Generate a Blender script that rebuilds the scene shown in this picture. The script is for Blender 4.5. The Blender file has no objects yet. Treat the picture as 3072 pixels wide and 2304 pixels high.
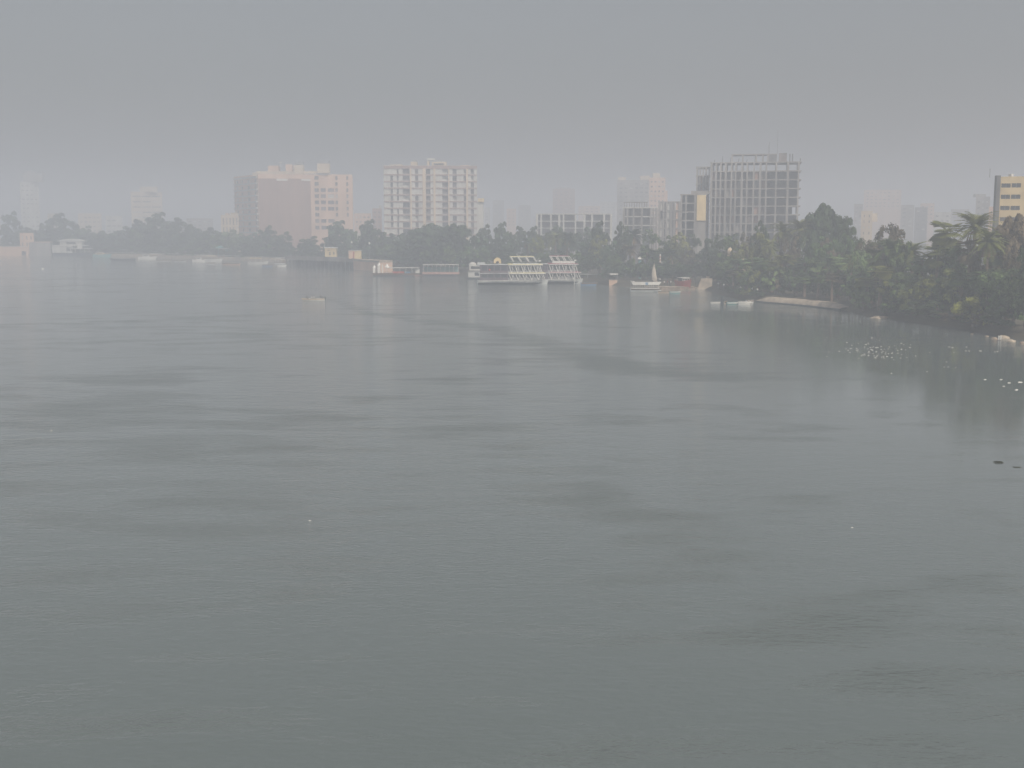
import bpy, bmesh, math, random
import numpy as np
from mathutils import Vector, Matrix
R = math.radians
random.seed(7)
S = bpy.context.scene
C = S.collection

# ------------------------------------------------------------------ camera
CAMH, F, PITCH = 18.0, 1200.0, math.atan(154/1200)
cam = bpy.data.cameras.new('camera'); cam.sensor_width = 36; cam.lens = 36*F/1024
cam.clip_start = .5; cam.clip_end = 12000
co = bpy.data.objects.new('camera', cam); C.objects.link(co)
co.location = (0, 0, CAMH); co.rotation_euler = (math.pi/2-PITCH, 0, 0)
S.camera = co
# ------------------------------------------------------------------ sky, sun, exposure
SUN_EL, SUN_AZ = R(48), R(152)          # azimuth clockwise from the view direction (+Y)
w = bpy.data.worlds.new('World'); S.world = w; w.use_nodes = True
nt = w.node_tree; bg = nt.nodes['Background']
sky = nt.nodes.new('ShaderNodeTexSky'); sky.sky_type = 'NISHITA'; sky.sun_disc = False
sky.sun_elevation = SUN_EL; sky.sun_rotation = SUN_AZ; sky.air_density = 1.3; sky.dust_density = 6.0; sky.ozone_density = 1.2
hs = nt.nodes.new('ShaderNodeHueSaturation'); hs.inputs['Saturation'].default_value = .42
nt.links.new(sky.outputs[0], hs.inputs['Color']); nt.links.new(hs.outputs[0], bg.inputs[0]); bg.inputs[1].default_value = .086
sl = bpy.data.lights.new('sun', 'SUN'); sl.energy = 3.1; sl.angle = R(.53); sl.color = (1, .90, .77)
so = bpy.data.objects.new('sun', sl); C.objects.link(so)
sd = Vector((math.sin(SUN_AZ)*math.cos(SUN_EL), math.cos(SUN_AZ)*math.cos(SUN_EL), math.sin(SUN_EL)))
so.rotation_euler = sd.to_track_quat('Z', 'Y').to_euler(); so.location = sd*300
S.view_settings.view_transform = 'Standard'; S.view_settings.look = 'None'
S.view_settings.exposure = 0.0; S.view_settings.gamma = 1
S.cycles.volume_bounces = 2; S.cycles.max_bounces = 8; S.cycles.use_denoising = True
S.cycles.transparent_max_bounces = 8

# ------------------------------------------------------------------ placing: photo pixel (3072 wide) + depth or height -> world
def P(X, Y, D):
    u, v = (X-1536)/3, (1152-Y)/3
    dy = F*math.cos(PITCH)+v*math.sin(PITCH); dz = -F*math.sin(PITCH)+v*math.cos(PITCH)
    t = D/dy
    return Vector((u*t, D, CAMH+dz*t))
def W(X, Y, z=0.0):
    u, v = (X-1536)/3, (1152-Y)/3
    dy = F*math.cos(PITCH)+v*math.sin(PITCH); dz = -F*math.sin(PITCH)+v*math.cos(PITCH)
    t = (CAMH-z)/(-dz)
    return Vector((u*t, dy*t, z))

# ------------------------------------------------------------------ materials
def mat(name, col, rough=.7, var=.12, scale=.6, metal=0, spec=.3, streak=0, objcol=False):
    m = bpy.data.materials.new(name); m.use_nodes = True
    n = m.node_tree.nodes; l = m.node_tree.links; b = n['Principled BSDF']
    b.inputs['Roughness'].default_value = rough; b.inputs['Metallic'].default_value = metal
    b.inputs['Specular IOR Level'].default_value = spec
    tc = n.new('ShaderNodeTexCoord'); mp = n.new('ShaderNodeMapping'); l.new(tc.outputs['Object'], mp.inputs[0])
    mp.inputs['Scale'].default_value = (1, 1, .25 if streak else 1)
    t = n.new('ShaderNodeTexNoise'); t.inputs['Scale'].default_value = scale; t.inputs['Detail'].default_value = 6
    l.new(mp.outputs[0], t.inputs['Vector'])
    r = n.new('ShaderNodeMapRange'); r.inputs['From Min'].default_value = .3; r.inputs['From Max'].default_value = .7
    r.inputs['To Min'].default_value = 1-var*1.6; r.inputs['To Max'].default_value = 1+var
    l.new(t.outputs[0], r.inputs[0])
    mx = n.new('ShaderNodeMix'); mx.data_type = 'RGBA'; mx.blend_type = 'MULTIPLY'; mx.inputs[0].default_value = 1
    l.new(r.outputs[0], mx.inputs[7]); mx.inputs[6].default_value = (*col, 1)
    if objcol:
        oi = n.new('ShaderNodeObjectInfo'); l.new(oi.outputs['Color'], mx.inputs[6])
    l.new(mx.outputs[2], b.inputs['Base Color'])
    return m
M = {}
M['cream'] = mat('cream_render', (.62, .50, .36), .8, .12, .15, streak=1)
M['white'] = mat('white_paint', (.74, .72, .67), .5, .08, .5)
M['dirtywhite'] = mat('weathered_white', (.55, .54, .50), .7, .15, .3, streak=1)
M['pink'] = mat('pink_render', (.68, .46, .33), .85, .12, .15, streak=1)
M['brick'] = mat('brick_wall', (.33, .20, .15), .9, .12, .2, streak=1)
M['band'] = mat('brown_band', (.34, .24, .21), .85, .12, .3)
M['concrete'] = mat('bare_concrete', (.30, .28, .26), .9, .2, .25, streak=1)
M['concrete_dark'] = mat('dark_concrete', (.15, .15, .15), .9, .25, .25, streak=1)  # plain darker concrete tone with vertical streaks
M['infill'] = mat('block_infill', (.20, .17, .155), .9, .3, .3)
M['roofing'] = mat('roof_surface', (.28, .26, .23), .9, .2, .4)
M['glass'] = mat('window_glass', (.05, .06, .07), .15, .3, .35, spec=.6)
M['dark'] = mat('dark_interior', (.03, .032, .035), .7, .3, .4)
M['shade'] = mat('recess_shade', (.20, .19, .19), .8, .3, .35)  # mid grey puts the shade of the recesses into the colour
M['saloon'] = mat('saloon_side', (.40, .40, .40), .6, .12, .5)
M['metal'] = mat('grey_metal', (.30, .31, .32), .5, .1, 1, metal=.4)
M['yellow'] = mat('yellow_paint', (.76, .68, .36), .5, .1, 1)
M['ochre'] = mat('ochre_render', (.68, .53, .29), .8, .1, .3)
M['maroon'] = mat('maroon_paint', (.30, .05, .09), .5, .1, 1)
M['red'] = mat('red_paint', (.42, .07, .05), .55, .15, .6)
M['salmon'] = mat('faded_red_paint', (.42, .26, .22), .7, .18, .5)
M['blue'] = mat('blue_paint', (.10, .22, .36), .6, .15, .6)
M['teal'] = mat('teal_paint', (.14, .34, .33), .6, .15, .6)
M['hull'] = mat('hull_paint', (.56, .58, .56), .45, .15, .5, streak=1)
M['hulldark'] = mat('dark_hull_paint', (.045, .06, .07), .5, .2, .5)
M['tint'] = mat('tinted_panel', (.15, .115, .135), .4, .2, .5, spec=.5)
M['canvas'] = mat('sail_canvas', (.60, .52, .42), .85, .1, .8)
M['stone'] = mat('stone_wall', (.42, .35, .27), .9, .22, .7)
M['rock'] = mat('rock', (.30, .23, .17), .9, .3, 1.2)
M['bark'] = mat('bark', (.16, .12, .09), .95, .3, 2)
M['palmbark'] = mat('palm_bark', (.22, .16, .12), .95, .3, 3)
M['wood'] = mat('old_wood', (.17, .12, .08), .85, .25, 1.5)
M['skin'] = mat('skin', (.32, .19, .12), .6, .05, 4)
M['shirt'] = mat('white_shirt', (.65, .64, .6), .8, .05, 4)
M['shirtdark'] = mat('navy_shirt', (.03, .04, .07), .8, .05, 4)
M['shirtred'] = mat('red_shirt', (.40, .05, .04), .8, .05, 4)
M['trousers'] = mat('dark_trousers', (.03, .03, .035), .85, .05, 4)
M['hair'] = mat('black_hair', (.012, .01, .01), .6, .05, 4)
M['leaf'] = mat('foliage', (.06, .09, .04), .6, .6, .4, spec=.25, objcol=True)
M['frond'] = mat('palm_frond', (.06, .09, .04), .5, .3, .8, spec=.35, objcol=True)
M['weed'] = mat('floating_weed', (.04, .045, .02), .7, .3, 4)
for k in ('leaf', 'frond'):     # a little light passes through leaves
    n = M[k].node_tree.nodes; l = M[k].node_tree.links; b = n['Principled BSDF']
    tr = n.new('ShaderNodeBsdfTranslucent'); ms = n.new('ShaderNodeMixShader'); ms.inputs[0].default_value = .25
    l.new(b.inputs['Base Color'].links[0].from_socket, tr.inputs[0])
    l.new(b.outputs[0], ms.inputs[1]); l.new(tr.outputs[0], ms.inputs[2]); l.new(ms.outputs[0], n['Material Output'].inputs[0])

# ------------------------------------------------------------------ mesh collecting
class MB:
    def __init__(s): s.v = []; s.f = []; s.mi = []; s.cur = 0
    def add(s, vs, fs):
        o = len(s.v); s.v += [tuple(p) for p in vs]; s.f += [tuple(i+o for i in f) for f in fs]; s.mi += [s.cur]*len(fs)
    def box(s, x0, x1, y0, y1, z0, z1, skew=(0, 0)):
        vs = [(x+(skew[0] if z == z1 else 0), y+(skew[1] if z == z1 else 0), z) for z in (z0, z1) for y in (y0, y1) for x in (x0, x1)]
        s.add(vs, [(0, 2, 3, 1), (4, 5, 7, 6), (0, 1, 5, 4), (2, 6, 7, 3), (0, 4, 6, 2), (1, 3, 7, 5)])
    def tube(s, pts, rads, n=6, cap=True):
        pts = [Vector(p) for p in pts]; o = []
        for i, p in enumerate(pts):
            d = (pts[min(i+1, len(pts)-1)]-pts[max(i-1, 0)]).normalized()
            a = d.orthogonal().normalized() if abs(d.z) > .99 or True else None
            up = Vector((0, 0, 1)) if abs(d.z) < .9 else Vector((1, 0, 0))
            a = d.cross(up).normalized(); b = d.cross(a)
            o += [p+(a*math.cos(2*math.pi*k/n)+b*math.sin(2*math.pi*k/n))*rads[i] for k in range(n)]
        fs = [(i*n+k, i*n+(k+1) % n, (i+1)*n+(k+1) % n, (i+1)*n+k) for i in range(len(pts)-1) for k in range(n)]
        if cap: fs += [tuple(range(n)), tuple(range(len(o)-1, len(o)-n-1, -1))]
        s.add(o, fs)
    def bar(s, a, b, r=.06, n=4): s.tube([a, b], [r, r], n)
    def lathe(s, c, prof, n=12):
        vs = [(c[0]+r*math.cos(2*math.pi*k/n), c[1]+r*math.sin(2*math.pi*k/n), c[2]+z) for r, z in prof for k in range(n)]
        fs = [(i*n+k, i*n+(k+1) % n, (i+1)*n+(k+1) % n, (i+1)*n+k) for i in range(len(prof)-1) for k in range(n)]
        fs += [tuple(range(n-1, -1, -1)), tuple(range(len(vs)-n, len(vs)))]
        s.add(vs, fs)
    def poly(s, pts, z0, z1):
        n = len(pts); vs = [(p[0], p[1], z0) for p in pts]+[(p[0], p[1], z1) for p in pts]
        s.add(vs, [(i, (i+1) % n, n+(i+1) % n, n+i) for i in range(n)]+[tuple(range(n-1, -1, -1)), tuple(range(n, 2*n))])
    def mesh(s, name, m, smooth=False):
        me = bpy.data.meshes.new(name); me.from_pydata(s.v, [], s.f)
        for x in (m if isinstance(m, (list, tuple)) else [m]): me.materials.append(x)
        if any(s.mi): me.polygons.foreach_set('material_index', s.mi)
        if smooth: me.polygons.foreach_set('use_smooth', [True]*len(me.polygons))
        me.update(); return me
    def build(s, name, m, parent=None, smooth=False):
        o = bpy.data.objects.new(name, s.mesh(name, m, smooth)); C.objects.link(o)
        if parent: o.parent = parent
        return o
def tag(o, label=None, cat=None, group=None, kind=None):
    for k, v in (('label', label), ('category', cat), ('group', group), ('kind', kind)):
        if v: o[k] = v
    return o
def thing(name, label, cat, loc=(0, 0, 0), rz=0, group=None):
    o = bpy.data.objects.new(name, None); C.objects.link(o); o.location = loc; o.rotation_euler = (0, 0, rz)
    o.empty_display_size = .5
    return tag(o, label, cat, group)
KIDS = {}
def kids(o): return list(o.children)
def dup(o, loc, rz=0, scale=None, label=None, group=None, parent=None):
    c = o.copy(); C.objects.link(c)
    if parent is None:
        c.location = loc; c.rotation_euler = (0, 0, rz)
        if scale: c.scale = scale
        if label: c['label'] = label
        if group: c['group'] = group
    else: c.parent = parent
    for ch in kids(o): dup(ch, None, parent=c)
    return c
def bx(name, m, parent, *a, **k):
    b = MB(); b.box(*a, **k); return b.build(name, M[m], parent)

# ------------------------------------------------------------------ shoreline
SHORE = [(-500, 764), (0, 764), (160, 765), (290, 768), (450, 772), (620, 778), (850, 787), (1000, 796), (1140, 806), (1280, 818), (1420, 828), (1700, 842), (1850, 858),
         (1960, 862), (2050, 866), (2110, 868), (2160, 884), (2220, 897), (2285, 906), (2400, 915), (2530, 930), (2600, 948), (2750, 968), (2900, 990), (3072, 1022), (3300, 1080), (3800, 1240)]
shore = [W(x, y) for x, y in SHORE]
def bankD(X):
    xs = [s[0] for s in SHORE]; ds = [p.y for p in shore]
    return float(np.interp(X, xs, ds))
GZ = 1.6

# ------------------------------------------------------------------ water
def ruffles():
    k = 1.3887
    L = [(270, 820, 130, 17, 1), (60, 852, 120, 11, .8), (200, 880, 160, 38, .7), (60, 955, 60, 12, .7), (440, 790, 80, 9, .7), (600, 885, 100, 7, .8), (720, 908, 110, 13, .8),
         (800, 864, 45, 7, .7), (560, 968, 120, 15, .6), (390, 960, 120, 40, .5), (980, 820, 90, 11, .6), (1050, 925, 110, 25, .6), (1130, 965, 80, 20, .6), (1060, 845, 60, 9, .6),
         (350, 1080, 150, 35, .6), (480, 1150, 120, 55, .5), (250, 1230, 200, 40, .6), (620, 1270, 120, 30, .6), (1240, 1080, 140, 30, .6), (1380, 1110, 160, 26, .6), (1370, 1166, 90, 10, .8),
         (1350, 1235, 200, 40, .6), (1600, 1240, 200, 40, .5), (200, 1335, 200, 36, .7), (650, 1355, 100, 14, .7), (780, 1412, 80, 16, .8), (1370, 1390, 100, 30, .7), (1570, 1380, 230, 45, .6),
         (450, 1412, 140, 14, .7), (1830, 1350, 190, 40, .6), (150, 1500, 200, 50, .7), (300, 1570, 180, 50, .8), (850, 1480, 150, 26, .6), (1060, 1525, 150, 15, .8), (1660, 1500, 150, 12, .8),
         (1920, 1500, 200, 55, .6), (1280, 1625, 200, 28, .7), (1460, 1620, 100, 25, .7), (800, 1620, 150, 25, .6), (240, 693, 60, 3, .8), (470, 690, 80, 8, .5), (500, 683, 70, 4, .8), (130, 700, 150, 4, .3),
         (2000, 1620, 150, 30, .5), (560, 1200, 150, 25, .4), (1150, 745, 90, 12, .6), (1250, 775, 90, 9, .5), (600, 720, 200, 6, .25)]
    out = []
    for x, y, rx, ry, a in L:
        c = W(x*k, y*k); t = W(x*k, (y-ry)*k); b = W(x*k, (y+ry)*k)
        out.append((c.x, c.y, rx*k*c.y/3600, (t.y-b.y)/2, a))
    wk = [(712, 648), (800, 678), (900, 691), (1050, 707), (1140, 730), (1250, 770), (1400, 799), (1560, 812)]
    return out, [W(a*k, b*k) for a, b in wk]
def build_water():
    def cuts(a, b, n, s): t = np.linspace(math.asinh(a/s), math.asinh(b/s), n); return np.sinh(t)*s
    xs = cuts(-3600, 3600, 290, 60); ys = 30+cuts(-1500, 3900, 330, 40)
    X, Y = np.meshgrid(xs, ys); n, m = len(ys), len(xs)
    pat, wk = ruffles(); A = np.zeros_like(X)
    for cx, cy, rx, ry, a in pat:
        A = np.maximum(A, a*np.exp(-(((X-cx)/rx)**2+((Y-cy)/ry)**2)*.9))
    for i in range(len(wk)-1):
        p, q = wk[i], wk[i+1]; dx, dy = q.x-p.x, q.y-p.y; L2 = dx*dx+dy*dy
        t = np.clip(((X-p.x)*dx+(Y-p.y)*dy)/L2, 0, 1); d = np.hypot(X-p.x-t*dx, Y-p.y-t*dy)
        A = np.maximum(A, 1.15*np.exp(-(d/(1.8+i*.6))**2))
    Sh = np.zeros_like(X)
    for px, py, rx, ry in ((2950, 1130, 26, 75), (2600, 1010, 25, 40), (2300, 960, 30, 40), (3200, 1250, 40, 60)):
        c = W(px, py); Sh = np.maximum(Sh, np.exp(-(((X-c.x)/rx)**2+((Y-c.y)/ry)**2)**2))
    co_ = np.zeros((n*m, 3)); co_[:, 0] = X.ravel(); co_[:, 1] = Y.ravel()
    i, j = np.meshgrid(np.arange(n-1), np.arange(m-1), indexing='ij'); a = (i*m+j).ravel()
    fs = np.stack([a, a+1, a+m+1, a+m], 1)
    me = bpy.data.meshes.new('river_water'); me.vertices.add(n*m); me.vertices.foreach_set('co', co_.ravel())
    me.loops.add(fs.size); me.loops.foreach_set('vertex_index', fs.ravel().astype(np.int32))
    me.polygons.add(len(fs)); me.polygons.foreach_set('loop_start', np.arange(0, fs.size, 4, dtype=np.int32))
    me.update(calc_edges=True); me.validate()
    at = me.attributes.new('ruffle', 'FLOAT', 'POINT'); at.data.foreach_set('value', A.ravel().astype(np.float32))
    at = me.attributes.new('shelter', 'FLOAT', 'POINT'); at.data.foreach_set('value', Sh.ravel().astype(np.float32))
    o = bpy.data.objects.new('river_water', me); C.objects.link(o); tag(o, 'calm grey green river water with faint ruffled patches', kind='structure')
    mt = bpy.data.materials.new('river_water'); mt.use_nodes = True; n_ = mt.node_tree.nodes; l = mt.node_tree.links; b = n_['Principled BSDF']
    b.inputs['Base Color'].default_value = (.115, .140, .138, 1); b.inputs['IOR'].default_value = 1.52
    tc = n_.new('ShaderNodeTexCoord'); av = n_.new('ShaderNodeAttribute'); av.attribute_name = 'ruffle'
    def noise(sc, stretch, det, rot=0):
        mp = n_.new('ShaderNodeMapping'); l.new(tc.outputs['Object'], mp.inputs[0]); mp.inputs['Scale'].default_value = stretch; mp.inputs['Rotation'].default_value = (0, 0, rot)
        t = n_.new('ShaderNodeTexNoise'); t.inputs['Scale'].default_value = sc; t.inputs['Detail'].default_value = det; l.new(mp.outputs[0], t.inputs['Vector']); return t
    def mth(op, a, c=None, v=None):
        q = n_.new('ShaderNodeMath'); q.operation = op; l.new(a, q.inputs[0])
        if c is not None: l.new(c, q.inputs[1])
        if v is not None: q.inputs[1].default_value = v
        return q.outputs[0]
    def rng(a, f0, f1, t0, t1):
        q = n_.new('ShaderNodeMapRange'); l.new(a, q.inputs[0])
        for k, v in zip(('From Min', 'From Max', 'To Min', 'To Max'), (f0, f1, t0, t1)): q.inputs[k].default_value = v
        return q.outputs[0]
    n1 = rng(noise(.035, (.45, 1, 1), 9, .25).outputs[0], .32, .68, -.42, .42)      # wide streaks
    n2 = rng(noise(.22, (.4, 1, 1), 8, -.1).outputs[0], .32, .68, -.62, .62)          # wavelet groups inside them
    wide = mth('ADD', mth('MULTIPLY', av.outputs['Fac'], v=1.1), mth('ADD', n1, n2))
    mask = rng(wide, .1, 1.6, 0, 1)
    sh = n_.new('ShaderNodeAttribute'); sh.attribute_name = 'shelter'
    st = mth('MULTIPLY', mth('ADD', mth('MULTIPLY', mask, v=.62), v=.11), rng(sh.outputs['Fac'], 0, 1, 1, .18))
    ra = noise(2.0, (.8, 1.5, 1), 6, .12).outputs[0]; rb = noise(.55, (.6, 1.4, 1), 3, -.1).outputs[0]
    h = mth('ADD', ra, mth('MULTIPLY', rb, v=1.1))
    bp = n_.new('ShaderNodeBump'); l.new(h, bp.inputs['Height']); l.new(st, bp.inputs['Strength']); bp.inputs['Distance'].default_value = .45
    l.new(bp.outputs[0], b.inputs['Normal'])
    l.new(rng(mask, 0, 1, .05, .16), b.inputs['Roughness'])
    o.data.materials.append(mt)
build_water()

# ------------------------------------------------------------------ land behind the bank
def build_land():
    mb = MB(); n = len(shore); ctr = []
    for i, p in enumerate(shore):
        a, b = shore[max(i-1, 0)], shore[min(i+1, n-1)]; d = (b-a).normalized(); nrm = Vector((-d.y, d.x, 0)); ctr.append(nrm if nrm.y > 0 or nrm.x > 0 else -nrm)
    rows = []
    for off, z in ((-1.5, -.6), (0, .0), (1.6, .9), (4.5, GZ)):
        rows.append([(p.x+c.x*off, p.y+c.y*off, z) for p, c in zip(shore, ctr)])
    far = []
    for p in shore: far.append((p.x*1.0 if p.x < 0 else p.x+200, 3880, GZ+.6))
    far[0] = (-3500, 3880, GZ); far[-1] = (3500, 3880, GZ)
    mid = [((1-.3)*a[0]+.3*b[0], (1-.3)*a[1]+.3*b[1], GZ+.3) for a, b in zip(rows[-1], far)]
    rows += [mid, far]
    rows = [[(-3500, r[0][1], r[0][2])]+r+[(3500, r[-1][1]*.3 if k < 4 else r[-1][1], r[-1][2])] for k, r in enumerate(rows)]
    vs = [p for r in rows for p in r]; m = len(rows[0])
    mb.add(vs, [(i*m+j, i*m+j+1, (i+1)*m+j+1, (i+1)*m+j) for i in range(len(rows)-1) for j in range(m-1)])
    o = mb.build('ground', mat('bank_earth', (.085, .075, .05), .95, .35, .08)); tag(o, 'brown earth of the river bank', kind='structure')
build_land()

# ------------------------------------------------------------------ facades
def facade(mb, p0, p1, z0, z1, opens, depth=.45):
    p0 = Vector((p0[0], p0[1])); p1 = Vector((p1[0], p1[1])); L = (p1-p0).length; d = (p1-p0)/L; nn = Vector((d.y, -d.x))
    us = sorted({0.0, round(L, 3)} | {round(o[i], 3) for o in opens for i in (0, 1)}); vs = sorted({round(z0, 3), round(z1, 3)} | {round(o[i], 3) for o in opens for i in (2, 3)})
    def isopen(i, j):
        if i < 0 or j < 0 or i >= len(us)-1 or j >= len(vs)-1: return False
        u, v = (us[i]+us[i+1])/2, (vs[j]+vs[j+1])/2
        return any(o[0] < u < o[1] and o[2] < v < o[3] for o in opens)
    op = [[isopen(i, j) for j in range(len(vs)-1)] for i in range(len(us)-1)]
    def pt(u, v, dep=0): q = p0+d*u-nn*dep; return (q.x, q.y, v)
    for i in range(len(us)-1):
        for j in range(len(vs)-1):
            a, b, c, e = us[i], us[i+1], vs[j], vs[j+1]
            if not op[i][j]: mb.add([pt(a, c), pt(b, c), pt(b, e), pt(a, e)], [(0, 1, 2, 3)]); continue
            if not (i > 0 and op[i-1][j]): mb.add([pt(a, c), pt(a, e), pt(a, e, depth), pt(a, c, depth)], [(0, 1, 2, 3)])
            if not (i < len(us)-2 and op[i+1][j]): mb.add([pt(b, c), pt(b, c, depth), pt(b, e, depth), pt(b, e)], [(0, 1, 2, 3)])
            if not (j > 0 and op[i][j-1]): mb.add([pt(a, c), pt(a, c, depth), pt(b, c, depth), pt(b, c)], [(0, 1, 2, 3)])
            if not (j < len(vs)-2 and op[i][j+1]): mb.add([pt(a, e), pt(b, e), pt(b, e, depth), pt(a, e, depth)], [(0, 1, 2, 3)])
    panes = []
    for o in opens:
        q = MB(); k = depth-.02
        for u0, u1, v0, v1, dd in ((o[0]-.03, o[1]+.03, o[2]-.03, o[3]+.03, k),):
            q.add([pt(u0, v0, dd), pt(u1, v0, dd), pt(u1, v1, dd), pt(u0, v1, dd), pt(u0, v0, dd+.06), pt(u1, v0, dd+.06), pt(u1, v1, dd+.06), pt(u0, v1, dd+.06)],
                  [(0, 1, 2, 3), (5, 4, 7, 6), (0, 4, 5, 1), (3, 2, 6, 7), (0, 3, 7, 4), (1, 5, 6, 2)])
        um = (o[0]+o[1])/2
        q.cur = 1
        q.add([pt(um-.05, o[2], k-.05), pt(um+.05, o[2], k-.05), pt(um+.05, o[3], k-.05), pt(um-.05, o[3], k-.05)], [(0, 1, 2, 3)])
        panes.append(q)
    return panes
def grid(L, z0, n, storey, cols, h0=.9, h1=2.3, skip=None):
    """openings for n storeys counted down from z0 (top); cols are (start, end) as fractions of the wall"""
    o = []
    for r in range(n):
        base = z0-(r+1)*storey
        for ci, (a, b) in enumerate(cols):
            if skip and skip(r, ci): continue
            o.append((a*L, b*L, base+h0, base+h1))
    return o
wr = random.Random(77)
def addwins(root, panes, name='window', m='glass'):
    for q in panes[:95]: q.build(name, [M[wr.choice((m, m, m, 'glass', 'shade', 'dirtywhite')) if name == 'window' else m], M['metal']], root)
    if len(panes) > 95:
        a = MB()
        for q in panes[95:]:
            a.cur = 0; a.add(q.v, q.f)
        tag(a.build(name, M[m], root), kind='stuff')
def block(name, label, cat, pts, ztop, specs, wall, group=None, parapet=.9, z0=0.8, depth=.45, roofm='roofing', wm='glass', wname='window'):
    """pts: footprint corners, front wall first, going left to right as seen from the river; specs: {wall index: openings fn(L)}"""
    c = sum((Vector((p[0], p[1], 0)) for p in pts), Vector())/len(pts)
    root = thing(name, label, cat, (c.x, c.y, z0), 0, group)
    pp = [(p[0]-c.x, p[1]-c.y) for p in pts]; zt = ztop-z0; mb = MB(); panes = []
    for i in range(len(pp)):
        a, b = pp[i], pp[(i+1) % len(pp)]; L = math.hypot(b[0]-a[0], b[1]-a[1])
        op = specs[i](L, zt) if i in specs else []
        panes += facade(mb, a, b, 0, zt, op, depth)
    mb.build('wall', M[wall], root)
    rb = MB(); ins = [(x*.985, y*.985) for x, y in pp]; rb.poly(ins, zt-parapet-.3, zt-parapet); rb.build('roof', M[roofm], root)
    # parapet inner face
    pb = MB(); n = len(pp); q = [(x*.975, y*.975) for x, y in pp]
    pb.add([(x, y, zt-.002) for x, y in pp]+[(x, y, zt-.002) for x, y in q]+[(x, y, zt-parapet) for x, y in q], [(i, (i+1) % n, n+(i+1) % n, n+i) for i in range(n)]+[(n+i, n+(i+1) % n, 2*n+(i+1) % n, 2*n+i) for i in range(n)])
    pb.build('parapet', M[wall], root)
    addwins(root, panes, wname, wm)
    root['_c'] = (c.x, c.y)
    return root, pp, zt
def sqD(X0, X1, D0):        # depth of the right end that keeps the wall square to the line of sight
    u0, u1 = (X0-1536)/3600, (X1-1536)/3600; um = (u0+u1)/2
    t = (u1*D0-u0*D0)/(1+u1*um); return D0-um*t
def quad(X0, D0, X1, D1, dep, Y=690):
    """footprint: front wall from pixel column X0 at depth D0 to X1 at D1, going back by dep"""
    a = P(X0, Y, D0); b = P(X1, Y, D1 or sqD(X0, X1, D0)); d = (b-a).normalized(); n = Vector((-d.y, d.x, 0))
    return [(a.x, a.y), (b.x, b.y), (b.x+n.x*dep, b.y+n.y*dep), (a.x+n.x*dep, a.y+n.y*dep)]
def hz(Y, D, X=1536): return P(X, Y, D).z
def localbox(root, name, m, X0, X1, Y0, Y1, D, th, back=0):
    """a box on a building given by photo columns/rows at depth D"""
    c = root.location; a = P(X0, Y1, D); b = P(X1, Y0, D); mb = MB()
    mb.box(a.x-c.x, b.x-c.x, D-c.y+back, D-c.y+back+th, a.z-c.z, b.z-c.z); return mb.build(name, M[m], root)

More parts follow.
